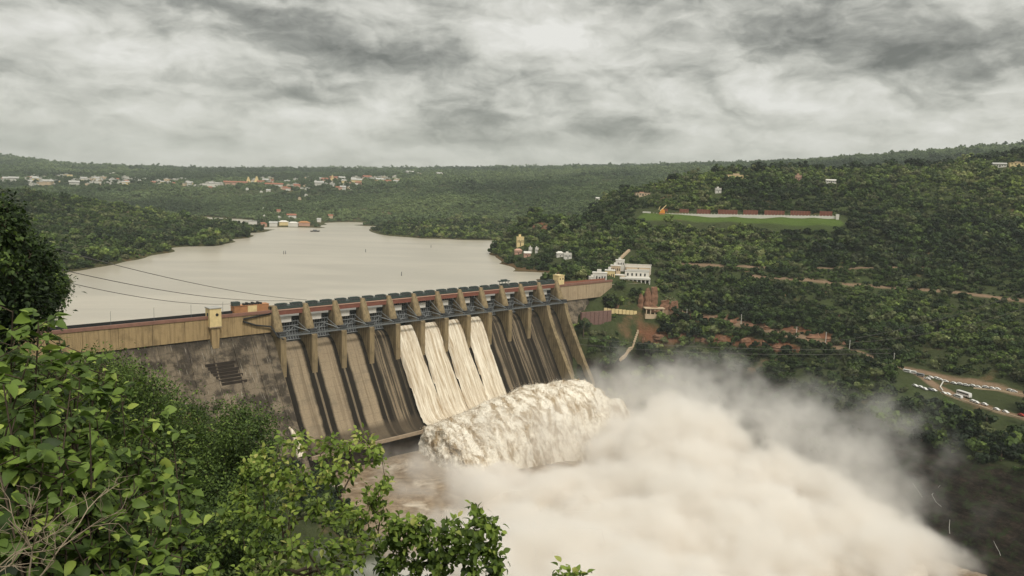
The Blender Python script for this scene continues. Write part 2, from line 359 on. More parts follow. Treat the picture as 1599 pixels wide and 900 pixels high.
def m_chute():
    m, t, b = mat('spillway_concrete'); obj = N(t, 'ShaderNodeTexCoord').outputs['Object']
    sp = N(t, 'ShaderNodeSeparateXYZ'); L(t, obj, sp.inputs[0])
    # position across a bay: 0 at the pier line, .5 mid-bay
    fr = math_n(t, 'FRACT', math_n(t, 'DIVIDE', sp.outputs[0], PT))
    ed = math_n(t, 'ABSOLUTE', math_n(t, 'SUBTRACT', fr, .5))
    mp = N(t, 'ShaderNodeMapping'); mp.inputs['Scale'].default_value = (1, .02, .02); L(t, obj, mp.inputs[0])
    st = noise(t, mp.outputs[0], .42, 6, .7); bl = noise(t, obj, .1, 5, .6); fi = noise(t, obj, 1.2, 6, .7)
    c = mixc(t, fi, (.165, .125, .08), (.42, .33, .22))
    lj = math_n(t, 'ABSOLUTE', math_n(t, 'SUBTRACT', math_n(t, 'FRACT', math_n(t, 'MULTIPLY_ADD', noise(t, obj, .3, 3, .5), .12, math_n(t, 'DIVIDE', sp.outputs[2], 5.2))), .5)); c = mixc(t, math_n(t, 'MULTIPLY', maprange(t, lj, .478, .492), .45), c, (.10, .075, .05))
    c = mixc(t, math_n(t, 'MULTIPLY', maprange(t, bl, .5, .64), .5), c, (.17, .14, .10))
    # wet, algae-darkened runs below every pier
    wet = maprange(t, math_n(t, 'ADD', ed, math_n(t, 'MULTIPLY', math_n(t, 'SUBTRACT', bl, .5), .10)), .235, .315)
    midp = maprange(t, ed, .455, .478)   # pale run right on the pier line
    wet = math_n(t, 'SUBTRACT', wet, math_n(t, 'MULTIPLY', midp, .6))
    bay = math_n(t, 'FLOOR', math_n(t, 'DIVIDE', sp.outputs[0], PT))
    wetbay = math_n(t, 'MULTIPLY', math_n(t, 'GREATER_THAN', bay, 2.5), maprange(t, st, .50, .60, 1.0, 0.0))
    wet = math_n(t, 'MAXIMUM', wet, math_n(t, 'MULTIPLY', wetbay, .9))
    c = mixc(t, math_n(t, 'MULTIPLY', maprange(t, st, .52, .66), .6), c, (.13, .095, .06))
    c = mixc(t, wet, c, (.016, .012, .008))
    low = maprange(t, math_n(t, 'ADD', sp.outputs[2], math_n(t, 'MULTIPLY', bl, 6)), -73, -70, .75, 0)
    c = mixc(t, low, c, (.06, .045, .03))
    L(t, c, b.inputs['Base Color']); L(t, maprange(t, wet, 0, 1, .9, .7), b.inputs['Roughness']); b.inputs['Specular IOR Level'].default_value = .12
    bp = N(t, 'ShaderNodeBump'); bp.inputs['Distance'].default_value = .3; L(t, fi, bp.inputs['Height']); L(t, bp.outputs[0], b.inputs['Normal'])
    return m
M['chute'] = m_chute()
def m_masonry():
    m, t, b = mat('dam_masonry'); obj = N(t, 'ShaderNodeTexCoord').outputs['Object']
    mp = N(t, 'ShaderNodeMapping'); mp.inputs['Scale'].default_value = (1, .1, 1); mp.inputs['Rotation'].default_value = (math.radians(90), 0, 0); L(t, obj, mp.inputs[0])
    sp = N(t, 'ShaderNodeSeparateXYZ'); L(t, obj, sp.inputs[0])
    cb = N(t, 'ShaderNodeCombineXYZ'); wob = math_n(t, 'MULTIPLY', noise(t, obj, .15, 3, .5), 2.2)
    L(t, sp.outputs[0], cb.inputs[0]); L(t, math_n(t, 'ADD', sp.outputs[2], wob), cb.inputs[1])
    br = N(t, 'ShaderNodeTexBrick'); L(t, cb.outputs[0], br.inputs['Vector']); br.inputs['Scale'].default_value = 1
    br.inputs['Brick Width'].default_value = 15; br.inputs['Row Height'].default_value = 6.4; br.inputs['Mortar Size'].default_value = .22
    br.inputs['Color1'].default_value = (.185, .148, .105, 1); br.inputs['Color2'].default_value = (.12, .096, .07, 1); br.inputs['Mortar'].default_value = (.06, .047, .035, 1); br.inputs['Bias'].default_value = -.1
    bl = noise(t, obj, .09, 6, .65); fi = noise(t, obj, .8, 7, .75)
    mp2 = N(t, 'ShaderNodeMapping'); mp2.inputs['Scale'].default_value = (1, .08, .08); L(t, obj, mp2.inputs[0]); st = noise(t, mp2.outputs[0], .5, 5, .7)
    c = mixc(t, fi, br.outputs[0], (.235, .185, .125)); 
    c = mixc(t, math_n(t, 'MULTIPLY', maprange(t, bl, .43, .56), .9), c, (.038, .030, .022))
    c = mixc(t, math_n(t, 'MULTIPLY', maprange(t, math_n(t, 'MULTIPLY_ADD', st, 14, sp.outputs[2]), -10, -2), .8), c, (.035, .028, .021))
    c = mixc(t, math_n(t, 'MULTIPLY', maprange(t, st, .55, .65), .6), c, (.07, .055, .045))
    c = mixc(t, math_n(t, 'MULTIPLY', maprange(t, noise(t, mp2.outputs[0], 1.3, 3, .6), .62, .7), .5), c, (.45, .40, .32))
    L(t, c, b.inputs['Base Color']); b.inputs['Roughness'].default_value = .95
    bp = N(t, 'ShaderNodeBump'); bp.inputs['Distance'].default_value = .6; L(t, fi, bp.inputs['Height']); L(t, bp.outputs[0], b.inputs['Normal'])
    return m
M['masonry'] = m_masonry()
def m_foam(name, c0, c1, scale, stretch=None, contrast=(.38, .62), bump=1.0, deep=None):
    m, t, b = mat(name); obj = N(t, 'ShaderNodeTexCoord').outputs['Object']; v = obj
    if stretch:
        mp = N(t, 'ShaderNodeMapping'); mp.inputs['Scale'].default_value = stretch; L(t, obj, mp.inputs[0]); v = mp.outputs[0]
    n = noise(t, v, scale, 8, .68, .4)
    c = mixc(t, maprange(t, n, *contrast), c0, c1)
    L(t, c, b.inputs['Base Color']); b.inputs['Roughness'].default_value = .9
    b.inputs['Specular IOR Level'].default_value = .12
    bp = N(t, 'ShaderNodeBump'); bp.inputs['Distance'].default_value = bump; L(t, n, bp.inputs['Height']); L(t, bp.outputs[0], b.inputs['Normal'])
    return m
M['sheet'] = m_foam('falling_white_water', (.40, .30, .19), (.80, .725, .59), .55, (1, .06, .06), (.36, .60), .8)
M['plume'] = m_foam('frothing_water', (.38, .285, .175), (.86, .80, .69), .20, (1, .40, .30), (.40, .56), 1.3)
M['bounce_foam'] = m_foam('hidden_bounce_foam', (.40, .34, .27), (.58, .53, .46), .05, None, (.35, .6), 1.0)
def m_water(name, base, far, rough, bs, bd):
    m, t, b = mat(name); g = N(t, 'ShaderNodeNewGeometry').outputs['Position']
    mp = N(t, 'ShaderNodeMapping'); mp.inputs['Scale'].default_value = (.45, 1.2, 1); L(t, g, mp.inputs[0])
    n = noise(t, mp.outputs[0], .009, 7, .65, .8); n2 = noise(t, g, bs, 7, .65)
    L(t, mixc(t, maprange(t, n, .42, .62), base, far), b.inputs['Base Color']); b.inputs['Roughness'].default_value = rough
    b.inputs['Specular IOR Level'].default_value = .4
    bp = N(t, 'ShaderNodeBump'); bp.inputs['Distance'].default_value = bd; L(t, n2, bp.inputs['Height']); L(t, bp.outputs[0], b.inputs['Normal'])
    return m
M['lake'] = m_water('silty_lake_water', (.385, .345, .275), (.47, .42, .335), .28, .22, .10)
def m_pool():
    m, t, b = mat('silty_pool_water'); g = N(t, 'ShaderNodeNewGeometry').outputs['Position']
    n = noise(t, g, .05, 7, .65, .6); n2 = noise(t, g, .25, 6, .65)
    c = mixc(t, maprange(t, n2, .4, .62), (.19, .135, .085), (.32, .24, .16)); c = mixc(t, maprange(t, n, .52, .68), c, (.62, .54, .43))
    L(t, c, b.inputs['Base Color']); b.inputs['Roughness'].default_value = .4
    bp = N(t, 'ShaderNodeBump'); bp.inputs['Distance'].default_value = .8; L(t, n2, bp.inputs['Height']); L(t, bp.outputs[0], b.inputs['Normal'])
    return m
M['pool'] = m_pool()

# ------------------------------------------------------------------ terrain sheet (finer near the viewpoint)
ang = np.radians(np.concatenate([np.linspace(-180, -52, 40, endpoint=False), np.linspace(-52, 52, 760), np.linspace(52, 180, 41)[1:]]))
rad = np.concatenate([np.geomspace(1.0, 300, 110, endpoint=False), np.linspace(300, 1300, 330, endpoint=False), np.geomspace(1300, 6900, 300)])
AA, RR = np.meshgrid(ang, rad, indexing='ij')
TX = RR*np.sin(AA); TY = RR*np.cos(AA)
rc = RR
TZ = height(rc*np.sin(AA), rc*np.cos(AA))
TZ = TZ-np.clip(RR-6000, 0, None)*.05
vis = np.zeros_like(TZ, bool)
el = (TZ+9-CAMZ)/RR; run = np.maximum.accumulate(np.concatenate([np.full((len(ang), 1), -9.), ((TZ-CAMZ)/RR)[:, :-1]], axis=1), axis=1)
vis = el >= run-.004

# zones without trees, as distances to real features (x, y polylines)
ROADA = [hit(*q)[:2] for q in ((1050, 411), (1100, 414), (1150, 418), (1210, 425), (1280, 437), (1340, 443), (1400, 450), (1480, 455))]
ROADA = [hit(*q)[:2] for q in ((1050, 411), (1100, 414), (1135, 416), (1280, 419), (1370, 417), (1445, 419))]
ROADG = [hit(*q)[:2] for q in ((1180, 432), (1240, 436), (1290, 441), (1330, 445), (1390, 449), (1450, 453), (1520, 460), (1599, 470), (1680, 480))]
ROADB = [hit(*q)[:2] for q in ((1035, 488), (1075, 490), (1110, 497), (1160, 506), (1220, 520), (1280, 535), (1330, 548), (1385, 566), (1412, 578))]
ROADC = [PZ(*q)[:2] for q in ((1412, 580, -41), (1450, 590, -42), (1520, 600, -41), (1620, 618, -41))]
ROADD = [PZ(*q)[:2] for q in ((1412, 583, -42), (1450, 603, -43), (1500, 622, -44), (1560, 643, -45), (1640, 664, -46))]
CLIFFS = [[hit(*q)[:2] for q in ((1000, 520), (1060, 524), (1120, 528), (1200, 534), (1240, 545))],
          [hit(*q)[:2] for q in ((1075, 494), (1140, 500), (1190, 508))], [hit(*q)[:2] for q in ((1215, 510), (1262, 520), (1300, 526), (1330, 534))],
          [hit(*q)[:2] for q in ((840, 355), (870, 362), (895, 370))],
          [hit(*q)[:2] for q in ((820, 348), (850, 352))]]
LAWNP = [PD(*q)[:2] for q in ((1010, 341, 970), (1100, 342, 962), (1200, 343, 942), (1300, 345, 920))]
BLD = [[PD(945, 440, 756)[:2], PD(1000, 425, 768)[:2]], [PD(975, 412, 790)[:2], PD(1010, 415, 790)[:2]]]
WINGL = [dam_pt(300, -5, 0)[:2], dam_pt(345, 0, 0)[:2]]
def pdist(x, y, poly):
    best = np.full(np.shape(x), 1e9)
    for a, b in zip(poly[:-1], poly[1:]):
        ab = np.array(b)-np.array(a); t = np.clip(((x-a[0])*ab[0]+(y-a[1])*ab[1])/(ab@ab+1e-9), 0, 1)
        best = np.minimum(best, np.hypot(x-a[0]-t*ab[0], y-a[1]-t*ab[1]))
    return best
tm, tt, tb = mat('hillside_ground')
g = N(tt, 'ShaderNodeNewGeometry').outputs['Position']; spz = N(tt, 'ShaderNodeSeparateXYZ'); L(tt, g, spz.inputs[0])
at = N(tt, 'ShaderNodeAttribute', attribute_name='bare'); al = N(tt, 'ShaderNodeAttribute', attribute_name='lawn'); ar = N(tt, 'ShaderNodeAttribute', attribute_name='road'); ago = N(tt, 'ShaderNodeAttribute', attribute_name='gorge')
nA = noise(tt, g, .02, 6, .6); nB = noise(tt, g, .15, 6, .7); nC = noise(tt, g, .006, 5, .6); nD = noise(tt, g, .6, 4, .6)
c = mixc(tt, nB, (.026, .035, .013), (.070, .080, .032))
c = mixc(tt, maprange(tt, nC, .45, .62), c, mixc(tt, nB, (.03, .045, .014), (.07, .09, .03)))
c = mixc(tt, math_n(tt, 'MULTIPLY', maprange(tt, nA, .60, .68), .8), c, mixc(tt, nD, (.10, .065, .035), (.22, .13, .07)))
c = mixc(tt, at.outputs['Fac'], c, mixc(tt, nD, (.10, .045, .025), (.27, .125, .068)))
c = mixc(tt, al.outputs['Fac'], c, mixc(tt, nB, (.055, .095, .018), (.10, .14, .03)))
c = mixc(tt, ar.outputs['Fac'], c, mixc(tt, nD, (.17, .11, .065), (.30, .21, .14)))
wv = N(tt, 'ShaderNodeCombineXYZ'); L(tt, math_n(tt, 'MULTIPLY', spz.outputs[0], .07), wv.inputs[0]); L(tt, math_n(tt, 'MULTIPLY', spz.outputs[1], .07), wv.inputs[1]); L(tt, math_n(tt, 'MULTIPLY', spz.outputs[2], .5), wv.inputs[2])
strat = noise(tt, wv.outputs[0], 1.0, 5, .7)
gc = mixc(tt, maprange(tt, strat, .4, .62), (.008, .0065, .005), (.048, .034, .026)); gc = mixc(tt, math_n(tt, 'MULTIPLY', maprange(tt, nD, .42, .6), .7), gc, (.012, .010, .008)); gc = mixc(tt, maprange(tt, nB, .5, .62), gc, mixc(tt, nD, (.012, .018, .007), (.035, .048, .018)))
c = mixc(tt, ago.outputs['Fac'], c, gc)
L(tt, c, tb.inputs['Base Color']); tb.inputs['Roughness'].default_value = .95; tb.inputs['Specular IOR Level'].default_value = .1
bp = N(tt, 'ShaderNodeBump'); bp.inputs['Distance'].default_value = 2.5; L(tt, nB, bp.inputs['Height']); L(tt, bp.outputs[0], tb.inputs['Normal'])
na, nr = TZ.shape
idx = np.arange(na*nr).reshape(na, nr)
ia = np.concatenate([np.arange(na)]); ib = np.concatenate([np.arange(1, na), [0]])
q = np.stack([idx[ia][:, :-1], idx[ib][:, :-1], idx[ib][:, 1:], idx[ia][:, 1:]], axis=-1).reshape(-1, 4)
V = np.stack([TX, TY, TZ], axis=-1).reshape(-1, 3)
ter = mesh_np('terrain', V, q[:, ::-1], tm, smooth=True); tag(ter, kind='structure')
fx, fy, fz = TX.ravel(), TY.ravel(), TZ.ravel()
def setattr_f(o, name, arr):
    a = o.data.attributes.new(name, 'FLOAT', 'POINT'); a.data.foreach_set('value', np.asarray(arr, np.float32))
nz = (fbm(fx/14, fy/14, 3, 5)-.5)
near = (fy > 300) & (fy < 1500)
def zone(polys, r0, r1, x, y, nzv):
    o = np.zeros(len(x))
    for p_ in polys: o = np.maximum(o, np.clip(1-(pdist(x, y, p_)-r0+nzv*10)/(r1-r0), 0, 1))
    return o
bare = np.zeros(len(fx)); road = np.zeros(len(fx)); lawn = np.zeros(len(fx))
bare[near] = zone(CLIFFS, 3, 6, fx[near], fy[near], nz[near])
road[near] = zone([ROADA, ROADG, ROADB, ROADC, ROADD], 3.0, 5.5, fx[near], fy[near], nz[near]*.1)
lawn[near] = zone([LAWNP], 10, 14, fx[near], fy[near], nz[near]*.3)
shore = np.clip(1-np.abs(fz-1.0)/2.2, 0, 1)*(fy > 600)*(((fx-DO[0])*DN[0]+(fy-DO[1])*DN[1]) < -6)*np.where((fx > -40) & (fy < 1100), 1, .35)
bare = np.maximum(bare, shore*.55)
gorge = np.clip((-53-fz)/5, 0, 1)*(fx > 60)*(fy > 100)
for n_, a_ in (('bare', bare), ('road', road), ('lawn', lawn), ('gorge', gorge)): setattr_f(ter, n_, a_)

# ------------------------------------------------------------------ water
lk = MB(); a0, a1 = -900, 330
P_ = [dam_pt(-420, -4, 0), dam_pt(330, -4, 0), (400, 900, 0), (700, 2500, 0), (-1500, 2500, 0), (-1600, 500, 0)]
lake = mesh_np('lake_water', [(*p_[:2], 0.0) for p_ in P_], [tuple(range(6))], M['lake']); tag(lake, kind='structure')
nx = 260
px_, py_ = np.meshgrid(np.linspace(-220, 480, nx), np.linspace(20, 720, nx), indexing='ij')
rel = np.stack([px_-DO[0], py_-DO[1]], -1); sN = rel@DN[:2]
pz = -97+(fbm(px_/10, py_/10, 4, 31)-.5)*2.2
keep = sN > 20
ii = np.arange(nx*nx).reshape(nx, nx); qq = np.stack([ii[:-1, :-1], ii[1:, :-1], ii[1:, 1:], ii[:-1, 1:]], -1).reshape(-1, 4)
qq = qq[keep.ravel()[qq].all(1)]
pool = mesh_np('river_water', np.stack([px_, py_, pz], -1).reshape(-1, 3), qq, M['pool'], smooth=True); tag(pool, kind='structure')

# ------------------------------------------------------------------ the dam
dam = empty('dam', tuple(DO), DANG); tag(dam, 'long concrete gravity dam with a gated spillway, piers and a road bridge across the river', 'dam')
def DL(a, s, z): return (a, -s, z)
PROF = [(-9, -22), (-6, -18), (-2, -17), (2, -18.2), (6, -22.5), (10, -29), (14, -36.8), (20, -46.5), (27, -58), (33, -68), (37.5, -74.5), (41.5, -78.8), (45, -81), (48.5, -81.6), (50.5, -81)]
def prof(k):                           # smooth point on the chute, k 0..1
    x = k*(len(PROF)-1); i = min(int(x), len(PROF)-2); f = x-i
    p0 = PROF[max(i-1, 0)]; p1 = PROF[i]; p2 = PROF[i+1]; p3 = PROF[min(i+2, len(PROF)-1)]
    h = lambda a, b, c_, d: .5*((2*b)+(c_-a)*f+(2*a-5*b+4*c_-d)*f*f+(3*b-a-3*c_+d)*f**3)
    return h(p0[0], p1[0], p2[0], p3[0]), h(p0[1], p1[1], p2[1], p3[1])
mb = MB(); ns = 60; poly = [prof(i/ns) for i in range(ns+1)]
nt_ = 48
Vv = []; Ff = []
for j in range(nt_+1):
    for (s, z) in poly: Vv.append(DL(j*12*PT/nt_, s, z))
for j in range(nt_):
    for i in range(ns): Ff.append((j*(ns+1)+i, j*(ns+1)+i+1, (j+1)*(ns+1)+i+1, (j+1)*(ns+1)+i))
mb.add(Vv, Ff); mb.build('spillway_face', M['chute'], dam, True)
M['lip'] = simple('lip_concrete', (.30, .23, .16), .9, scale=.4, var=.4)
M['darkconc'] = simple('dark_concrete', (.035, .026, .02), .55, scale=.25, var=.6)  # dark tone for the wall below the lip and the recess ledges
mb = MB(); mb.prism([(50.5, -81), (51.3, -81.2), (51.3, -83.6), (47, -83.8)], 0, 12*PT, lambda a, p_: DL(a, *p_)); mb.build('spillway_lip', M['lip'], dam)
mb = MB(); mb.prism([(47, -83.8), (47.0, -99), (20, -99), (20, -83.8)], 0, 12*PT, lambda a, p_: DL(a, *p_)); mb.build('apron_wall', M['darkconc'], dam)
# dam body behind (upstream)
mb = MB(); mb.prism([(-9, -22), (-9, -60), (10, -60), (2, -24)], 0, 12*PT, lambda a, p_: DL(a, *p_)); mb.build('dam_core', M['masonry'], dam)
# side face of the spillway block
mb = MB(); mb.add([DL(12*PT+1.9, s, z) for s, z in poly]+[DL(12*PT+1.9, s, -100) for s, z in poly], [(i, i+1, ns+1+i+1, ns+1+i) for i in range(ns)]); mb.build('end_face', M['masonry'], dam)
mb = MB(); mb.add([DL(-1.9, s, z) for s, z in poly]+[DL(-1.9, s, -100) for s, z in poly], [(i, i+1, ns+1+i+1, ns+1+i) for i in range(ns)]); mb.build('end_face', M['masonry'], dam)
# piers
PW = 3.9
def pier_mesh(long=False):
    mb = MB(); hw = PW/2
    # upper tapering pier, rounded towards the viewer, z 8.5 .. -10
    lv = [(8.9, 2.4, 1.6), (6, 4.0, 2.2), (2, 6.0, 2.7), (-3, 8.2, 2.95), (-7, 9.8, 3.0), (-10.2, 10.8, 3.0)]
    rings = []
    for z, sf, w in lv:
        ring = [(-w, -(-3)), (-w, -(sf-w*.8))]+[(-w*math.cos(math.radians(a)), -(sf-w*.8+w*.8*math.sin(math.radians(a)))) for a in (25, 50, 75, 105, 130, 155)]+[(w, -(sf-w*.8)), (w, 3)]
        rings.append([(x, y, z) for x, y in ring])
    k = len(rings[0]); V = [p_ for r_ in rings for p_ in r_]
    Fs = [(i*k+j, (i+1)*k+j, (i+1)*k+(j+1) % k, i*k+(j+1) % k) for i in range(len(lv)-1) for j in range(k)]+[tuple(range(k)), tuple(range((len(lv)-1)*k, len(lv)*k))[::-1]]
    mb.add(V, Fs)
    if not long:
        body = [(-7, -10.2), (13.2, -10.2), (14.2, -11.0), (14.2, -37.6)]+[(s-.0, z-.6) for s, z in reversed(PROF[2:6])]+[(-7, -19)]
        mb.prism(body, -hw, hw, lambda a, p_: (a, -p_[0], p_[1]))
    else:
        body = [(-7, -10.2), (13.2, -10.2), (14.2, -11.0), (15.5, -16), (20, -26), (30, -43), (41, -61), (49.5, -74), (50.8, -78), (50.5, -82.5)]+[(s, z-.8) for s, z in reversed(PROF[2:13])]+[(-7, -19)]
        mb.prism(body, -hw, hw, lambda a, p_: (a, -p_[0], p_[1]))
    return mb
pm = pier_mesh().build('pier', M['pier'], dam); pm.location = (0, 0, 0)
pl = pier_mesh(True).build('pier', M['pier'], dam); pl.location = (12*PT, 0, 0); pl['label'] = 'long pier running down the chute as a training wall'
for k in range(1, 12):
    c_ = (pl if k == 11 else pm).copy(); COL.objects.link(c_); c_.parent = dam; c_.location = (k*PT, 0, 0)
# low dividing walls below pier 8..10 lines (dry right bays)
# gates: radial gate leaves with ribs, seen from downstream
def gate_parts(lift):
    skin = MB(); rib = MB(); x0, x1 = PW/2+.35, PT-PW/2-.35
    def gp(th, off=0):                 # arc about a trunnion downstream
        R_ = 15.5-off; cs, cz = 10.5, -8.0
        return cs-R_*math.cos(th), cz+R_*math.sin(th)
    ths = [math.radians(a) for a in np.linspace(-38, 28, 12)]
    arc = [gp(t_) for t_ in ths]+[gp(t_, .35) for t_ in reversed(ths)]
    skin.prism([(s, z+lift) for s, z in arc], x0, x1, lambda a, p_: DL(a, *p_))
    for t_ in [math.radians(a) for a in (-33, -20, -7, 6, 19)]:
        a_ = [gp(t_-.012, .36), gp(t_+.012, .36), gp(t_+.012, 1.6), gp(t_-.012, 1.6)]
        rib.prism([(s, z+lift) for s, z in a_], x0+.1, x1-.1, lambda a, p_: DL(a, *p_))
    for i in range(9):
        xa = x0+1+(x1-x0-2.3)*i/8
        pr = [gp(t_, .37) for t_ in ths[1:-1]]+[gp(t_, 1.15) for t_ in reversed(ths[1:-1])]
        rib.prism([(s, z+lift) for s, z in pr], xa, xa+.3, lambda a, p_: DL(a, *p_))
    arms = MB()
    for xa in (x0+2.2, x1-2.2):
        for t_ in (-26, 0, 20):
            s, z = gp(math.radians(t_), 1.4); arms.tube([DL(xa, s, z+lift), DL(xa+(-1.2 if xa < PT/2 else 1.2), 10.5, -8.0+min(lift, 1))], .3, 4)
    return skin, rib, arms
GT = {}
for lift in (0.0, 5.5):
    GT[lift] = gate_parts(lift)
first = {}
for k in range(12):
    lift = 5.5 if 4 <= k <= 7 else 0.0
    if lift not in first:
        sk, rb, am = GT[lift]
        g_ = sk.build('gate', M['gate'], dam); r1 = rb.build('gate_ribs', M['ribs'], g_); r2 = am.build('gate_arms', M['steel'], g_)
        if lift: g_['label'] = 'raised gate leaf with water pouring out below'
        first[lift] = g_
    else: g_ = copy_tree(first[lift], dam)
    g_.location = (k*PT, 0, 0)
# bridge girder, deck, hoists, walkway
for k in range(12):
    if k == 0:
        mb = MB(); mb.box(2.0, PT-2.0, -1.6, 3.2, 2.6, 5.6); gd = mb.build('bridge_girder', M['red'], dam)
        mb = MB(); mb.box(2.0, PT-2.0, -2.0, -1.62, 5.65, 6.3); ge = mb.build('girder_flange', M['pink'], gd)
    else:
        c_ = copy_tree(gd, dam); c_.location = (k*PT, 0, 0)
mb = MB(); mb.box(-2, 12*PT+2, -1.2, 7, 6.35, 8.1); mb.build('bridge_deck', M['hoist'], dam)
hm = MB(); hm.box(.9, 8.7, -.2, 2.6, 8.1, 9.6); hm.box(.7, 8.9, -.4, 2.8, 9.6, 9.85)
for i in range(5): hm.box(1.2+i*1.75, 1.5+i*1.75, -.42, -.2, 8.2, 9.5)
hm.box(2.0, 7.6, .4, 2.2, 9.85, 10.15)
h0 = hm.build('hoist_housing', M['hoist'], dam); hg = MB(); hg.box(1.7, 8.0, -.46, -.43, 8.6, 9.3); hg.build('hoist_louvre', M['dark'], h0)
for k in range(12):
    for e in (0, 1):
        if k == 0 and e == 0: h0.location = (1.1, 0, 0); continue
        c_ = copy_tree(h0, dam); c_.location = (k*PT+1.1+e*11.0, 0, 0)
# railing on the deck
mb = MB()
for a in np.arange(-1, 12*PT+1, 2.4): mb.box(a, a+.12, -1.15, -1.0, 8.1, 9.2)
mb.box(-1, 12*PT+1, -1.16, -.99, 9.1, 9.25); mb.box(-1, 12*PT+1, -1.16, -.99, 8.6, 8.7); mb.build('deck_railing', M['steel'], dam)
for k in range(12):  # white panel added to match the bright sliver under each girder
    if k == 0: mb = MB(); mb.box(4.6, 13.6, 1.6, 1.9, -3.4, .6); wp_ = mb.build('white_panel', M['white'], dam)
    else: c_ = wp_.copy(); COL.objects.link(c_); c_.parent = dam; c_.location = (k*PT, 0, 0)
# trunnion beam / walkway across the pier noses
mb = MB(); mb.box(-2.2, 12*PT+2.2, -13.4, -11.6, -10.15, -9.4)
mb2 = MB()
for a in np.arange(-2, 12*PT+2, 2.83):
    mb2.box(a, a+.14, -13.4, -13.2, -9.4, -8.1)
mb2.box(-2.2, 12*PT+2.2, -13.42, -13.2, -8.15, -8.0); mb2.box(-2.2, 12*PT+2.2, -13.42, -13.2, -8.75, -8.65)
wk = mb.build('gate_walkway', M['steel'], dam); mb2.build('walkway_railing', M['steel'], wk)
for k in range(13):
    if k == 0:
        mb = MB(); mb.box(-2.6, 2.6, -13.0, -8.5, -10.0, -7.2)
        tb_ = mb.build('trunnion_block', M['gate'], dam)
    else: c_ = tb_.copy(); COL.objects.link(c_); c_.parent = dam; c_.location = (k*PT, 0, 0)
for k in range(12):
    if k == 0:
        mb = MB()
        for (xa, xb) in ((2.2, 9.5), (PT-2.2, PT-9.5)):
            mb.tube([(xa, -10.5, -8.6), (xb, -3.5, -5.5)], .17, 4)
        mb.tube([(2.2, -12.4, -9.0), (PT/2, -6.5, -5.0), (PT-2.2, -12.4, -9.0)], .22, 4)
        sb_ = mb.build('gate_strut', M['steel'], dam)
    else: c_ = sb_.copy(); COL.objects.link(c_); c_.parent = dam; c_.location = (k*PT, 0, 0)
# left wing
def wing(a0_, a1_, z_t, z_b, bandm, name, panel):
    mb = MB(); n_ = max(1, int(abs(a1_-a0_)/panel)); st = (a1_-a0_)/n_
    for i in range(n_):
        mb.box(a0_+i*st+.12, a0_+(i+1)*st-.12, -2.6, -1.8, z_b, z_t-.9)
    mb.box(a0_, a1_, -1.9, 7.5, z_b, z_t-1.0)
    o = mb.build(name, bandm, dam)
    mb = MB(); mb.box(a0_, a1_, -3.1, -1.6, z_t-.9, z_t+1.0); mb.build('coping', M['coping'], o)
    mb = MB(); mb.box(a0_, a1_, -1.6, 8, z_t-.98, z_t-.4); mb.build('wing_road', M['deck'], o)
    mb = MB(); mb.box(a0_, a1_, 6.6, 7.0, z_t-.4, z_t+1.4); mb.build('upstream_parapet', M['dark'] if name == 'left_parapet' else M['rust'], o)
    return o
wing(-190, -2.6, 5.6, -8.2, M['band'], 'left_parapet', 17.2)
wing(12*PT+2.9, 12*PT+78, 4.2, -10.5, M['band2'], 'right_parapet', 11.0)
mb = MB(); mb.prism([(1.2, -8.2), (7, -17), (14, -29), (36, -62), (58, -95), (58, -105), (-8, -105), (-8, -8.2)], -190, -1.95, lambda a, p_: DL(a, *p_)); mb.build('left_masonry', M['masonry'], dam)
mb = MB(); mb.prism([(1.2, -10.5), (8, -22), (20, -42), (20, -60), (-8, -60), (-8, -10.5)], 12*PT+1.95, 12*PT+44, lambda a, p_: DL(a, *p_)); mb.build('right_masonry', M['masonry'], dam)
# stepped contraction blocks and ribs on the left masonry
mb = MB()
rs = random.Random(4)
def face_s(z): 
    pts = [(1.2, -8.2), (7, -17), (14, -29), (36, -62), (58, -95)]
    for (s0, z0), (s1, z1) in zip(pts[:-1], pts[1:]):
        if z1 <= z <= z0: return s0+(s1-s0)*(z0-z)/(z0-z1)
    return 58
for a in (-8, -17, -30, -44, -58, -75, -92, -112, -140):
    zs = [-8.5, -17, -29, -45, -62, -94]
    V_ = []; 
    for z in zs:
        s = face_s(z); V_ += [DL(a, s-.1, z), DL(a+1.0, s-.1, z), DL(a+1.0, s+.7, z), DL(a, s+.7, z)]
    F_ = []
    for i in range(len(zs)-1):
        for j in range(4): F_.append((i*4+j, i*4+(j+1) % 4, i*4+4+(j+1) % 4, i*4+4+j))
    mb.add(V_, F_)
mb.build('masonry_ribs', M['masonry'], dam)
mb = MB()
for i in range(7):
    z = -22-i*1.9; s0 = face_s(z); mb.box(-50+i*1.2, -31+i*.7-(i % 2)*2, -(s0+1.1), -(s0-1), z-1.9, z-.02)
mb.build('stepped_block', M['darkconc'], dam)
# black pipe around the left pier
mb = MB(); mb.tube([DL(-2.8, 2.2, 8.6), DL(-3.5, 3.2, 4.5), DL(-22, 3.6, 2.8), DL(-22.5, 3.7, 1.2), DL(-14, 3.7, -2.2), DL(-4.0, 4.4, -4.0), DL(-2.6, 12, -10.0), DL(0, 14.6, -11.4)], .55, 8); mb.build('black_pipe', M['black'], dam, True)

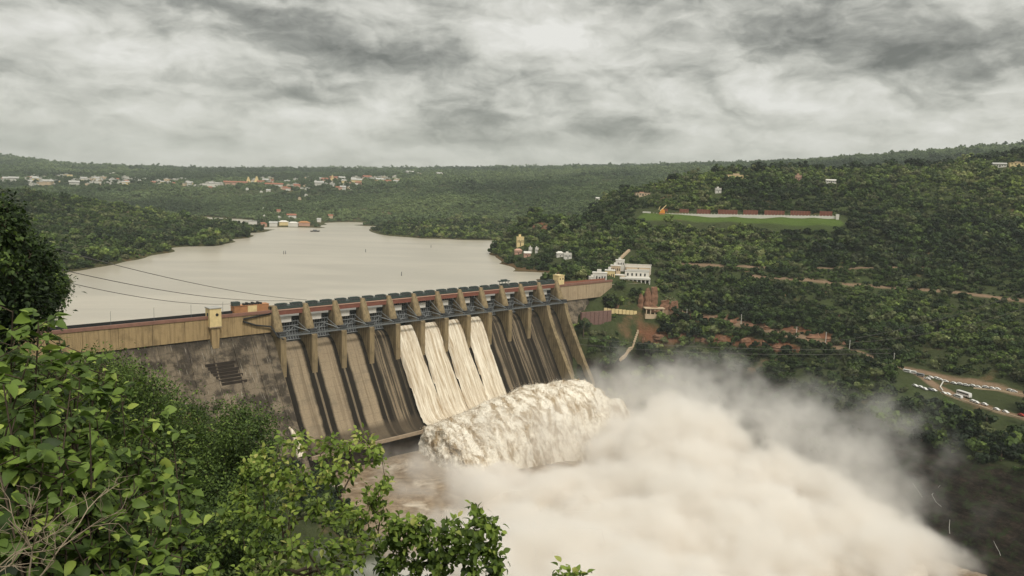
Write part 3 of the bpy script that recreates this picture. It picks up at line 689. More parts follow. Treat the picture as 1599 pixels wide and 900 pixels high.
# lookout on the left wing
def tower(a, s):
    t = empty('lookout_tower', tuple(dam_pt(a, s, -15.5)), DANG)
    mb = MB(); mb.prism([(-2.0, 0), (2.0, 0), (2.9, 15.5), (-2.9, 15.5)], -3.2, 1.5, lambda y, p_: (p_[0], y, p_[1])); mb.build('shaft', M['band'], t)
    mb = MB(); mb.box(-3.6, 3.6, -4.0, 3.0, 15.5, 27.0); w = mb.build('cabin_wall', M['cream'], t)
    mb = MB(); mb.tube([(.9, -4.15, 23.0), (.9, -3.95, 23.0)], .95, 14); mb.build('window', M['dark'], w); mb = MB(); mb.box(-3.72, -3.58, -1.5, 0.6, 20.8, 24.0); mb.build('window', M['dark'], w)
    mb = MB(); mb.box(-4.0, 4.0, -4.4, 3.4, 27.0, 27.6); mb.build('roof', M['greyroof'], t)
    mb = MB(); mb.box(-3.9, 3.9, -4.25, 3.2, 14.9, 15.5); mb.build('ledge', M['lip'], t); return t
tag(tower(-1.81*PT, 1.8), 'cream lookout cabin on a tan shaft, projecting from the left wing of the dam', 'tower')
# yellow cabin at right end of the spillway
t = empty('hoist_cabin', tuple(dam_pt(12*PT+5.2, -1, 5.2)), DANG)
mb = MB(); mb.box(-4.2, 3.4, -4, 3, 0, 8.2); w = mb.build('wall', M['cream'], t)
mb = MB(); mb.box(-2.6, -1.4, -4.06, -3.9, 4.4, 6.0); mb.build('window', M['dark'], w); mb = MB(); mb.box(1.0, 2.2, -4.06, -3.9, 4.4, 6.0); mb.build('window', M['dark'], w)
mb = MB(); mb.box(-4.5, 3.7, -4.3, 3.3, 8.2, 8.6); mb.build('roof', M['cream'], t)
tag(t, 'square yellow cabin with two windows at the right end of the gate deck', 'cabin')
# orange building on the left wing, beside the first pier
t = empty('orange_control_room', tuple(dam_pt(-12.5, -6.5, 5.0)), DANG)
mb = MB(); mb.box(-12.5, -3.6, -3, 3, 0, 4.6); mb.box(2.6, 11.0, -3, 3, 0, 4.9); w = mb.build('wall', M['orange'], t)
mb = MB(); mb.box(-3.58, 2.58, -3.2, 3, 0, 4.8); mb.build('porch', M['cream'], t)
mb = MB(); mb.box(-13.0, 11.4, -3.2, 3.3, 4.95, 5.15); mb.build('roof', M['orange'], t)
mb = MB(); mb.box(-13.0, -8.4, -2.4, 1.6, 5.2, 7.8); mb.build('roof_tank', M['hoist'], t)
mb = MB()
for i in range(7): mb.box(-6+i*1.9, -5+i*1.9+.2, -2.2, 0, 5.2, 6.3+.6*(i % 2))
mb.build('roof_equipment', M['black'], t)
tag(t, 'low orange control building with a cream porch and dark roof equipment, left of the first pier', 'building')
# light poles on the wings
def lamp(p, rz, h=8.0):
    t = empty('street_lamp', tuple(p), rz)
    mb = MB(); mb.tube([(0, 0, 0), (0, 0, h), (0, -.7, h+.5), (0, -1.6, h+.6)], [.11, .08, .06, .05], 6); mb.build('pole', M['steel'], t)
    mb = MB(); mb.box(-.14, .14, -2.3, -1.5, h+.52, h+.7); mb.build('lamp_head', M['white'], t); return t
la = lamp(dam_pt(-32, -5, 5.1), DANG)
tag(la, 'thin street lamp on the left wing road, nearest the orange control building', 'street lamp', 'street lamps on the left wing road')
for a, w_ in ((-52, 'just left of the lookout tower'), (-74, 'third from the orange building'), (-98, 'fourth from the orange building'), (-122, 'closest to the foliage at the left')):
    c_ = copy_tree(la); c_.location = tuple(dam_pt(a, -5, 5.1)); c_['label'] = 'thin street lamp on the left wing road, '+w_
# small travelling crane on the deck
t = empty('gantry_crane', tuple(dam_pt(9.3*PT, -2.5, 8.1)), DANG)
mb = MB(); [mb.tube([(x, y, 0), (x, y, 3.6)], .25, 5) for x in (-3.5, 3.5) for y in (-1.5, 1.8)]; mb.build('leg', M['hoist'], t)
mb = MB(); mb.box(-5.5, 5.5, -1.9, 2.2, 3.6, 4.3); mb.box(-3, 3, -1, 1.2, 4.3, 5.3); mb.build('crane_beam', M['hoist'], t)
tag(t, 'small dark gantry crane standing on the gate deck near its right end', 'crane')

# ------------------------------------------------------------------ falling water
def frac_noise3(V, sc, seed, o=4):
    from mathutils import noise as mn
    out = np.empty(len(V))
    for i, p_ in enumerate(V): out[i] = mn.fractal(Vector((p_[0]*sc+seed, p_[1]*sc, p_[2]*sc)), .9, 2.1, o)
    return out
for k in range(4, 8):
    na_, nb_ = 60, 130; Vv = np.zeros((na_+1, nb_+1, 3)); 
    jj = np.linspace(0, 1, na_+1)
    for b_ in range(nb_+1):
        kk = .20+.80*b_/nb_; s, z = prof(min(kk, 1)); s2, z2 = prof(min(kk+.01, 1)); 
        tx, tz = s2-s, z2-z; l_ = math.hypot(tx, tz)+1e-6; nx_, nz_ = -tz/l_, tx/l_
        ext = max(0, (b_/nb_-.33))*1.2; x0 = k*PT+PW/2-min(ext*8, 2.05)*(k > 4); x1 = (k+1)*PT-PW/2+min(ext*8, 2.05)*(k < 7)
        edge = np.minimum(jj, 1-jj)
        base = 2.2+1.3*np.minimum(edge*9, 1)**.5-1.4*(edge < .02)*(b_ < 60)
        strk = (vnoise(jj*26+k*50, np.full(na_+1, b_*.02), 5)-.5)*.9+(fbm(jj*16+k*9, np.full(na_+1, b_*.16), 4, 8)-.5)*1.5
        th = base+strk*min(1, b_/12)
        Vv[:, b_, 0] = x0+(x1-x0)*jj; Vv[:, b_, 1] = -(s+nx_*th); Vv[:, b_, 2] = z+nz_*th
    id_ = np.arange((na_+1)*(nb_+1)).reshape(na_+1, nb_+1)
    q = np.stack([id_[:-1, :-1], id_[:-1, 1:], id_[1:, 1:], id_[1:, :-1]], -1).reshape(-1, 4)
    o = mesh_np('cascade', Vv.reshape(-1, 3), q, M['sheet'], smooth=True); o.location = tuple(DO); o.rotation_euler = (0, 0, DANG)
    tag(o, {4: 'leftmost sheet of white water pouring down the spillway', 5: 'second sheet from the left of white water pouring down the spillway', 6: 'third sheet from the left of white water pouring down the spillway', 7: 'rightmost sheet of white water, beside the dark dry bays'}[k], 'cascade', 'sheets of water pouring through the open gates')
# the jet thrown off the lip: fanned ballistic sheet with a frothing surface
na_, nb_ = 300, 240
def unit_(v): return v/np.linalg.norm(v, axis=-1, keepdims=True)
A_, B_ = np.meshgrid(np.linspace(0, 1, na_), np.linspace(0, 1, nb_), indexing='ij')
along = (3.88+4.35*A_)*PT
fan = -.10+.48*A_       # sideways drift, metres per metre thrown
reach = 60+44*A_; apex = 7+21*np.sin(np.clip(A_, 0, 1)*math.pi*.60)
x_ = B_*reach
z0, z1 = -80.5, -100.0
# ballistic arc through lip, apex and the pool
v_ = 2*apex/reach*2.1; gq = (z0-z1+v_*reach)/reach**2
zb = z0+v_*x_-gq*x_**2
a_l = along+fan*x_; s_l = 49.0+x_
roof = np.stack([a_l, -s_l, zb], -1).reshape(-1, 3)
nr1 = frac_noise3(roof*np.array([1, .45, .45]), .050, 3.3, 7).reshape(na_, nb_); nr2 = frac_noise3(roof*np.array([1, .4, .4]), .20, 9.1, 5).reshape(na_, nb_)
amp = np.clip(B_*5, 0, 1)
nr3 = frac_noise3(roof*np.array([1, .5, .5]), .6, 4.4, 4).reshape(na_, nb_)
disp = amp*(nr1*4.6+nr2*2.0+nr3*.5)
roof = roof.reshape(na_, nb_, 3); roof[..., 2] += disp; roof[..., 1] -= disp*.7; roof[..., 0] += amp*nr2*1.0
# side curtains at both ends so it is a body, not a sheet
id_ = np.arange(na_*nb_).reshape(na_, nb_)
q = [np.stack([id_[:-1, :-1], id_[:-1, 1:], id_[1:, 1:], id_[1:, :-1]], -1).reshape(-1, 4)]
Vall = [roof.reshape(-1, 3)]; base_i = na_*nb_
for end, sgn in ((0, -1), (na_-1, 1)):
    nd = 40; top = roof[end]; C = np.zeros((nb_, nd, 3))
    for d_ in range(nd):
        f = d_/(nd-1); C[:, d_] = top; C[:, d_, 2] = top[:, 2]*(1-f)+(-101)*f; C[:, d_, 0] += sgn*(2.5*math.sin(f*math.pi*.6)+1.5*f)
    nn = frac_noise3(C.reshape(-1, 3), .12, 5+end, 5).reshape(nb_, nd); fr_ = np.minimum(1, np.arange(nd)/4.)[None]
    C[..., 0] += sgn*nn*3.0*fr_; C[..., 1] -= nn*1.2*fr_
    ic = np.arange(nb_*nd).reshape(nb_, nd)+base_i
    q.append(np.stack([ic[:-1, :-1], ic[1:, :-1], ic[1:, 1:], ic[:-1, 1:]], -1).reshape(-1, 4)); Vall.append(C.reshape(-1, 3)); base_i += nb_*nd
rgj = np.random.default_rng(77); nd_ = 26000; allv = np.concatenate(Vall); base_v = allv[rgj.choice(len(allv), nd_, p=None)]
off = rgj.exponential(1.3, (nd_, 1))*unit_(rgj.normal(size=(nd_, 3))+np.array([0, -.35, .45])); cd_ = base_v+off; keepd = cd_[:, 2] > -99; cd_ = cd_[keepd]; nd_ = len(cd_)
sz = (rgj.uniform(.10, .42, (nd_, 1))*np.exp(-np.linalg.norm(off[keepd], axis=1, keepdims=True)/4.0))
tet = np.array([(1, 1, 1), (-1, -1, 1), (-1, 1, -1), (1, -1, -1)], float)
dv2 = (cd_[:, None]+sz[:, None]*(tet[None]+rgj.normal(size=(nd_, 4, 3))*.35)).reshape(-1, 3); i0 = base_i+np.arange(nd_)[:, None]*4
q.append(np.concatenate([i0+np.array([[0, 1, 2, 2]]), i0+np.array([[0, 3, 1, 1]]), i0+np.array([[0, 2, 3, 3]]), i0+np.array([[1, 3, 2, 2]])])[:, :3].repeat(1, 0) if False else np.concatenate([i0+np.array([[0, 1, 2, 3]])]))
Vall.append(dv2)
o = mesh_np('water_jet', np.concatenate(Vall), np.concatenate(q), M['plume'], smooth=True); o.location = tuple(DO); o.rotation_euler = (0, 0, DANG)
tag(o, 'huge frothing brown and white jet of water thrown off the spillway lip', 'water jet')
# thin sluice jet low on the left
pj = PD(452, 668, 455); pk = PD(470, 715, 440)
mb = MB(); pts = [pj+(pk-pj)*f+np.array([0, 0, 3*math.sin(f*math.pi)]) for f in np.linspace(0, 1, 9)]; mb.tube([tuple(x) for x in pts], [.7+.22*i for i in range(9)], 8)
o = mb.build('sluice_jet', M['sheet'], None, True); tag(o, 'narrow white jet spurting from the foot of the dam beside the foliage', 'water jet')
# foam mound, unseen, added inside the spray to bounce light and brighten it
BL = [((40, 425, -97), (66, 40, 19)), ((110, 484, -96), (58, 48, 42)), ((125, 440, -97), (76, 60, 33)), ((165, 385, -97), (66, 62, 25)), ((95, 390, -97), (110, 80, 24)), ((60, 340, -97), (130, 80, 26))]
nx = 220; gx, gy = np.meshgrid(np.linspace(-60, 260, nx), np.linspace(250, 560, nx), indexing='ij'); gz = np.full(gx.shape, -99.0)
for c_, r_ in BL:
    rr = 1-((gx-c_[0])/(r_[0]*.86))**2-((gy-c_[1])/(r_[1]*.86))**2; gz = np.maximum(gz, -99+r_[2]*.50*np.sqrt(np.clip(rr, 0, 1)))
gz = gz+(fbm(gx/22, gy/22, 5, 44)-.5)*14*np.clip((gz+99)/5, 0, 1)-(fbm(gx/22, gy/22, 5, 44)*0+1)*.5
ii = np.arange(nx*nx).reshape(nx, nx); qq = np.stack([ii[:-1, :-1], ii[1:, :-1], ii[1:, 1:], ii[:-1, 1:]], -1).reshape(-1, 4)
qq = qq[(gz.ravel()[qq] > -98.9).any(1)]
fo = mesh_np('hidden_bounce_mound', np.stack([gx, gy, gz], -1).reshape(-1, 3), qq, M['bounce_foam'], smooth=True); tag(fo, kind='structure')

# ------------------------------------------------------------------ spray cloud: a real volume grid
def spray():
    me = bpy.data.meshes.new('spray_cloud'); me.from_pydata([(0, 0, 0)], [], []); o = bpy.data.objects.new('spray_cloud', me); COL.objects.link(o)
    ng = bpy.data.node_groups.new('spray', 'GeometryNodeTree'); ng.interface.new_socket('Geometry', in_out='OUTPUT', socket_type='NodeSocketGeometry')
    go = ng.nodes.new('NodeGroupOutput'); vc = ng.nodes.new('GeometryNodeVolumeCube')
    mn_, mx_ = (-130, 240, -99), (390, 660, 20)
    vc.inputs['Min'].default_value = mn_; vc.inputs['Max'].default_value = mx_
    vc.inputs['Resolution X'].default_value = 290; vc.inputs['Resolution Y'].default_value = 234; vc.inputs['Resolution Z'].default_value = 84
    P = ng.nodes.new('GeometryNodeInputPosition').outputs[0]
    nw = ng.nodes.new('ShaderNodeTexNoise'); nw.inputs['Scale'].default_value = .022; nw.inputs['Detail'].default_value = 5; L(ng, P, nw.inputs['Vector'])
    PW_ = vmath(ng, 'ADD', P, vmath(ng, 'MULTIPLY', vmath(ng, 'SUBTRACT', nw.outputs['Color'], (.5, .5, .5)), (80, 80, 70)))
    def ell(c_, r_):
        d = vmath(ng, 'MULTIPLY', vmath(ng, 'SUBTRACT', PW_, c_), tuple(1/x for x in r_)); return math_n(ng, 'SUBTRACT', 1.0, vmath(ng, 'LENGTH', d))
    n2 = noise(ng, P, .048, 8, .66); n3 = noise(ng, P, .016, 3, .5)
    core = None
    for c_, r_ in BL:
        e_ = ell(c_, tuple(x*1.06 for x in r_)); core = e_ if core is None else math_n(ng, 'MAXIMUM', core, e_)
    core = math_n(ng, 'MAXIMUM', core, ell((112, 512, -86), (40, 40, 36)))
    core = math_n(ng, 'MULTIPLY_ADD', math_n(ng, 'SUBTRACT', n2, .5), 1.0, core)
    dens = math_n(ng, 'MULTIPLY', maprange(ng, core, -.08, .38, 0, 1, True), .17)
    low = ell((8, 440, -97), (92, 46, 13)); low = math_n(ng, 'MULTIPLY', maprange(ng, math_n(ng, 'MULTIPLY_ADD', math_n(ng, 'SUBTRACT', n2, .5), .9, low), .0, .6, 0, 1, True), .055); lo2 = ell((2, 462, -98), (52, 20, 12)); low = math_n(ng, 'MULTIPLY_ADD', maprange(ng, math_n(ng, 'MULTIPLY_ADD', math_n(ng, 'SUBTRACT', n2, .5), 1.2, lo2), .0, .5, 0, 1, True), .12, low); dens = math_n(ng, 'ADD', dens, low)
    hug = ell((34, 498, -78), (80, 40, 30)); hug = math_n(ng, 'MULTIPLY', maprange(ng, math_n(ng, 'MULTIPLY_ADD', math_n(ng, 'SUBTRACT', n2, .5), 1.4, hug), .0, .6, 0, 1, True), .018); dens = math_n(ng, 'ADD', dens, hug)
    veil = None
    for c_, r_ in (((-20, 455, -97), (90, 50, 16)), ((130, 540, -72), (100, 90, 60)), ((200, 480, -66), (85, 80, 50)), ((215, 430, -74), (56, 75, 38)), ((95, 570, -72), (80, 60, 48))):
        e_ = ell(c_, r_); veil = e_ if veil is None else math_n(ng, 'MAXIMUM', veil, e_)
    wis = maprange(ng, math_n(ng, 'ADD', n2, math_n(ng, 'MULTIPLY', veil, .30)), .52, .80, 0, 1, True)
    veil = math_n(ng, 'MULTIPLY', math_n(ng, 'MULTIPLY', maprange(ng, veil, 0.0, .5, 0, 1, True), wis), .030)
    dens = math_n(ng, 'ADD', dens, veil)
    # no spray inside the spillway block
    L(ng, dens, vc.inputs['Density'])
    sm = ng.nodes.new('GeometryNodeSetMaterial'); L(ng, vc.outputs[0], sm.inputs[0]); L(ng, sm.outputs[0], go.inputs[0])
    vm = bpy.data.materials.new('spray_vapour'); vm.use_nodes = True; t = vm.node_tree; t.nodes.clear()
    pv = N(t, 'ShaderNodeVolumePrincipled'); pv.inputs['Color'].default_value = (.978, .958, .928, 1); pv.inputs['Density'].default_value = 1.0; pv.inputs['Anisotropy'].default_value = .1
    ou = N(t, 'ShaderNodeOutputMaterial'); L(t, pv.outputs[0], ou.inputs['Volume'])
    vm.cycles.volume_interpolation = 'LINEAR'
    sm.inputs['Material'].default_value = vm; me.materials.append(vm)
    mod = o.modifiers.new('spray', 'NODES'); mod.node_group = ng
    tag(o, 'towering cloud of cream white spray rising from the river', 'spray', kind='stuff')
spray()
cy.volume_step_rate = 2.0
# ------------------------------------------------------------------ buildings and other things on the hills
EXC = []          # x, y, radius: no trees here
def clear(p_, r, fwd=0, n=1):
    d = -np.array(p_[:2])/np.linalg.norm(p_[:2])
    for i in range(n+1): EXC.append((p_[0]+d[0]*fwd*i/max(n, 1), p_[1]+d[1]*fwd*i/max(n, 1), r))
def face_cam(p_, off=0.0): return math.atan2(p_[1], p_[0])-math.pi/2+off     # local -Y towards the viewpoint
PROTOH = {}
def house(p_, w, d, h, rz, wm, rm, kind, label, group=None, win=True, cat='house'):
    key = (wm, rm, kind, win)
    if key not in PROTOH:
        t = empty('house', tuple(p_), rz)
        mb = MB(); mb.box(-.5, .5, -.5, .5, -.6, 1); wl = mb.build('wall', M[wm], t)
        mb = MB()
        if kind == 'flat': mb.box(-.53, .53, -.54, .54, 1.0, 1.07); mb.box(-.2, .1, -.1, .3, 1.07, 1.35)
        elif kind == 'gable': mb.prism([(-.58, .98), (.58, .98), (0, 1.5)], -.55, .55, lambda a, q_: (a, q_[0], q_[1]))
        else: mb.add([(-.56, -.56, .98), (.56, -.56, .98), (.56, .56, .98), (-.56, .56, .98), (-.25, 0, 1.42), (.25, 0, 1.42)], [(0, 1, 5, 4), (1, 2, 5), (2, 3, 4, 5), (3, 0, 4), (3, 2, 1, 0)])
        mb.build('roof', M[rm], t)
        if win:
            for xx in (-.38, -.19, .19, .38):
                mb = MB(); mb.box(xx-.045, xx+.045, -.508, -.49, .38, .70); mb.build('window', M['dark'], wl)
            mb = MB(); mb.box(-.05, .05, -.509, -.49, -.02, .62); mb.build('door', M['dark'], wl)
        PROTOH[key] = t; o = t
    else: o = copy_tree(PROTOH[key]); o.location = tuple(p_); o.rotation_euler = (0, 0, rz)
    o.scale = (w, d, h); tag(o, label, cat, group); return o
rh = random.Random(12)
# town on the far plateau
TOWN = []
def band(u0, u1, v0, v1, n, big=.15):
    for i in range(n): TOWN.append((rh.uniform(u0, u1), rh.uniform(v0, v1), rh.random() < big))
band(44, 120, 277, 291, 44, .3); band(120, 200, 279, 291, 40, .3); band(200, 300, 282, 292, 30, .2); band(0, 22, 280, 286, 5, .5); band(300, 380, 284, 296, 16, .1)
band(385, 470, 281, 293, 22, .15); band(470, 560, 280, 291, 30, .25); band(560, 625, 277, 286, 22, .2); band(440, 560, 290, 297, 14, .1); band(640, 690, 272, 275, 5)
M['townwhite'] = simple('haze_dulled_white_plaster', (.50, .48, .43), .85, scale=.2)  # white plaster dulled, the haze over the far town put into its colour
cols = [('townwhite', 'greyroof', 'flat', 'white flat roofed'), ('tan', 'townwhite', 'flat', 'tan flat roofed'), ('pink', 'rust', 'gable', 'pink red roofed'), ('townwhite', 'townwhite', 'flat', 'plain white block'), ('cream', 'greyroof', 'gable', 'cream grey roofed'), ('townwhite', 'greyroof', 'gable', 'white shed roofed')]
for u, v, bg in TOWN:
    p_ = hit(u, v, 1900, 5000); c_ = cols[rh.choice([0, 0, 1, 1, 2, 3, 3, 4, 5])]; s_ = rh.uniform(.7, 1.35)*(1.7 if bg else 1)*p_[1]/2700
    p_[2] = float(height(p_[0], p_[1])); w_ = 11*s_*rh.uniform(.9, 1.7); house(p_, w_, 10*s_, 6.5*min(s_, 1.7), face_cam(p_, rh.uniform(-.5, .5)), c_[0], c_[1], c_[2], c_[3]+' house in the far town on the plateau beyond the reservoir', c_[3]+' houses of the far town', False)
    clear(p_, 11+w_*.4, 30, 2)
for (u, v, w_, wm, rm, lab) in ((178, 274, 34, 'white', 'white', 'long white hall standing highest above the left part of the far town'), (368, 289, 74, 'pink', 'rust', 'long pink shed with a red roof, largest roof of the far town'), (330, 291, 60, 'white', 'greyroof', 'long pale grey roofed shed left of the long pink shed'),
                               (525, 281, 48, 'pink', 'rust', 'big pink hall in the middle of the right part of the far town'), (428, 292, 56, 'white', 'rust', 'long low white shed right of the two yellow temple towers'), (105, 276, 40, 'cream', 'greyroof', 'large cream block in the densest left part of the far town')):
    p_ = hit(u, v, 1900, 5000); house(p_, w_, 20, 9, face_cam(p_), wm, rm, 'gable' if rm == 'rust' else 'flat', lab, None, False, 'building'); clear(p_, w_*.6, 40, 2)
def temple(u, v, h, lab):
    p_ = hit(u, v, 1900, 5000); t = empty('temple_tower', tuple(p_), 0); clear(p_, 20, 50, 3)
    mb = MB(); mb.box(-h*.34, h*.34, -h*.3, h*.3, -4, h*.3); mb.build('base', M['cream'], t); mb = MB(); n = 6
    for i in range(n):
        f = 1-i/n*.72; mb.box(-h*.28*f, h*.28*f, -h*.22*f, h*.22*f, h*(.3+.11*i), h*(.3+.11*(i+1))-.01)
    mb.box(-h*.09, h*.09, -h*.06, h*.06, h*.96, h*1.08); mb.build('tiers', M['cream'], t); tag(t, lab, 'temple')
temple(388, 288, 24, 'left one of two yellow temple towers in the far town'); temple(401, 288, 26, 'right one of two yellow temple towers in the far town'); temple(519, 282, 20, 'pale spire rising over the right part of the far town')
# riverside village
VIL = [(392, 351, 22, 'white', 'greyroof', 'flat', 'long pale quay building at the left end of the riverside village'), (411, 354, 13, 'pink', 'rust', 'hip', 'pink hut right of the pale quay building'), (427, 354, 15, 'white', 'greyroof', 'gable', 'grey roofed house in the riverside village'), (443, 352, 18, 'cream', 'white', 'hip', 'cream house with a white roof in the riverside village'),
       (458, 354, 18, 'white', 'white', 'hip', 'white waterside house beside the orange hall'), (475, 353, 22, 'pink', 'orange', 'hip', 'orange roofed hall at the water edge, brightest in the village'), (455, 341, 20, 'white', 'rust', 'gable', 'long white house standing above the village'), (498, 347, 9, 'white', 'greyroof', 'gable', 'small white hut at the right end of the village'), (516, 341, 11, 'tan', 'rust', 'gable', 'tan hut alone right of the village'),
       (436, 343, 8, 'white', 'white', 'flat', 'small white block above the grey roofed village house'), (412, 329, 7, 'white', 'white', 'flat', 'small white hut alone high above the village'), (413, 341, 7, 'white', 'white', 'flat', 'small white hut low above the pink hut'), (435, 333, 9, 'pink', 'rust', 'gable', 'small pink house on the slope above the village'), (468, 312, 8, 'tan', 'tan', 'flat', 'tan tower house high on the slope'), (478, 307, 9, 'white', 'white', 'flat', 'white hut above the tan tower house'),
       (386, 297, 9, 'white', 'white', 'flat', 'small white house just below the yellow temple towers'), (408, 302, 9, 'white', 'white', 'flat', 'small white house below the right temple tower'), (419, 300, 13, 'white', 'greyroof', 'gable', 'pair sized grey roofed house on the dark slope below the town'), (450, 298, 15, 'white', 'rust', 'gable', 'white gabled house on the town edge above the river slope')]
for (u, v, w_, wm, rm, kd, lab) in VIL:
    p_ = hit(u, v, 1300, 5000); house(p_, w_, w_*.6, 6 if w_ < 15 else 7, face_cam(p_, rh.uniform(-.2, .2)), wm, rm, kd, lab, None, False); clear(p_, 9+w_*.5, 18, 2)
# single houses on the right hill
RH = [(812, 384, 9, 11, 'cream', 'cream', 'flat', 'tall cream water tower house on the shoulder above the lake shore'), (809, 397, 9, 5, 'pink', 'pink', 'hip', 'pink hut on the lake side slope'), (823, 401, 8, 4.5, 'pink', 'white', 'gable', 'small pink house with a white roof on the lake side slope'), (828, 396, 4, 7, 'white', 'white', 'flat', 'narrow white house beside the small pink house'),
      (838, 395, 4, 6, 'white', 'white', 'flat', 'narrow white house standing alone right of its twin'), (874, 401, 8, 4.5, 'white', 'white', 'hip', 'left of two white huts above the right end of the dam'), (886, 404, 9, 6, 'white', 'white', 'flat', 'right of two white huts above the right end of the dam'), (1151, 280, 30, 6, 'cream', 'tan', 'flat', 'long cream house on the crest of the right hill'), (1121, 301, 8, 6, 'white', 'white', 'flat', 'small white hut below the long cream crest house'),
      (1246, 283, 8, 8, 'pink', 'pink', 'flat', 'peach house among the crest trees'), (1297, 286, 13, 3.5, 'white', 'white', 'gable', 'low white roof among trees right of the peach house'), (1590, 259, 22, 4, 'cream', 'tan', 'flat', 'long cream roof at the right edge of the crest'), (1560, 261, 16, 4, 'white', 'greyroof', 'gable', 'low pale roof behind the tallest crest tree'), (933, 312, 9, 4, 'white', 'white', 'gable', 'white roof on the left shoulder of the right hill'),
      (945, 311, 7, 4, 'white', 'white', 'gable', 'smaller white roof right of the other on the left shoulder'), (1003, 306, 20, 4, 'tan', 'pink', 'flat', 'long tan house half hidden on the left shoulder of the right hill')]
for (u, v, w_, h_, wm, rm, kd, lab) in RH:
    p_ = hit(u, v, 600, 3000, lambda x, y: height(x, y)); house(p_, w_, min(w_*.7, 9), h_, face_cam(p_, .2), wm, rm, kd, lab); clear(p_, 5+w_*.5, 22, 3)
# white terraced building at the right end of the dam
def P2(u, v, D): return PD(u, v, D)
def terraced():
    o_ = PD(990, 446, 756); zb = o_[2]; rz = -.10; t = empty('terraced_building', tuple(o_), rz); clear(o_, 17, 12, 2); clear(PD(965, 430, 770), 16); clear(PD(1000, 420, 780), 20); clear(PD(985, 412, 792), 17)
    mb = MB(); mb.box(-17, 16, -.6, 9, -6, 1.0); mb.build('podium', M['stonewall'], t)
    mb = MB(); mb.box(-14, 15.5, 3.0, 9, 1.0, 7.2); w = mb.build('wall', M['white'], t)
    mb = MB(); mb.box(-14.6, 16, -.3, 9.4, 6.0, 7.7); mb.build('roof', M['white'], t)
    for i in range(8): 
        mb = MB(); x = -14+i*4.15; mb.box(x, x+.8, .1, .9, 1.0, 6.0); mb.build('column', M['white'], t)
    for i in range(7):
        mb = MB(); x = -12.6+i*4.1; mb.box(x, x+2.2, 2.9, 3.05, 1.1, 5.2); mb.build('window', M['dark'], w)
    mb = MB(); mb.box(-9, 15, 9.5, 18, 4, 13.0); w2 = mb.build('wall', M['white'], t)
    mb = MB(); mb.box(-9.5, 15.5, 9.3, 18, 13.0, 13.5); mb.build('roof', M['greyroof'], t)
    for i in range(5):
        mb = MB(); x = -7+i*4.3; mb.box(x, x+1.6, 9.42, 9.6, 8.6, 11.4); mb.build('window', M['dark'], w2)
    for kk in range(3):
        y0 = 16+5.0*kk; zt = 14.2+2.1*kk; mb = MB(); mb.box(-7-1.0*kk, 16+1.1*kk, y0, y0+5.0, 4, zt); w4 = mb.build('wall', M['white' if kk != 1 else 'tan'], t)
        mb = MB(); mb.box(-7.3-1.0*kk, 16.3+1.1*kk, y0-.25, y0+.2, zt-.1, zt+.8); mb.build('terrace_parapet', M['white'], t)
        for i in range(5):
            if (i*3+kk*2) % 7 != 1: continue
            mb = MB(); x = -5+i*4.6; mb.box(x, x+1.1, y0-.08, y0+.1, zt-2.0, zt-.7); mb.build('window', M['dark'], w4)
    mb = MB(); mb.box(-20, -9.5, 5, 14, 0, 9.0); w3 = mb.build('wall', M['tan'], t)
    mb = MB(); mb.box(-20.5, -9.2, 4.6, 14.3, 9.0, 9.5); mb.build('roof', M['white'], t)
    for i in range(3):
        mb = MB(); x = -18.5+i*3.1; mb.box(x, x+1.3, 4.93, 5.1, 4.6, 7.0); mb.build('window', M['dark'], w3)
    tag(t, 'large white stepped building with a row of columns at the right end of the dam', 'building')
terraced()
for (u, v, D, w_, d_, h_, wm, rm, lab) in ((936, 441, 748, 14, 8, 9.5, 'white', 'white', 'white block with a dark opening left of the terraced building'), (924, 441, 745, 6, 6, 5.5, 'white', 'white', 'small white block at the far left of the white building group'), (952, 438, 760, 10, 8, 10, 'cream', 'white', 'cream block between the white block and the terraced building'), (961, 427, 775, 10, 8, 8, 'tan', 'white', 'tan block stepping up the hill behind the cream block'), (968, 417, 785, 9, 8, 7, 'white', 'white', 'pale block highest on the steps beside the sloping roof')):
    p_ = PD(u, v, D); house(p_, w_, d_, h_, -.15, wm, rm, 'flat', lab); clear(p_, 5+w_*.6, 12, 1)
# terrace with lawn: white balustrade, red screens, orange machine
A_w = PD(1006, 335, 985); B_w = PD(1306, 340, 930); L_w = np.linalg.norm((B_w-A_w)[:2]); rzw = math.atan2((B_w-A_w)[1], (B_w-A_w)[0])
t = empty('balustrade', tuple(A_w), rzw); mb = MB(); nseg = int(L_w/4); slope_ = (B_w[2]-A_w[2])/L_w
sh = lambda x: slope_*x
mb.add([(0, -.4, -3), (L_w, -.4, sh(L_w)-3), (L_w, .4, sh(L_w)-3), (0, .4, -3), (0, -.4, 1.6), (L_w, -.4, sh(L_w)+1.6), (L_w, .4, sh(L_w)+1.6), (0, .4, 1.6)], [(0, 1, 5, 4), (1, 2, 6, 5), (2, 3, 7, 6), (3, 0, 4, 7), (4, 5, 6, 7)])
mb.build('wall', M['white'], t); mb = MB()
for i in range(nseg+1): x = i*L_w/nseg; mb.box(x-.35, x+.35, -.6, .6, sh(x)-3, sh(x)+2.4)
mb.box(L_w-.8, L_w+2.6, -3, 1.2, sh(L_w)-6, sh(L_w)+4.2); mb.build('posts', M['white'], t); mb = MB(); mb.box(-2, 8, -2, 3, -3, 3.6); mb.build('end_kiosk', M['white'], t)
tag(t, 'long white balustrade along the terrace lawn on the right hill', 'balustrade'); 
for i in range(14): clear(A_w+(B_w-A_w)*(i/13), 15, 30, 1)
RS = 0
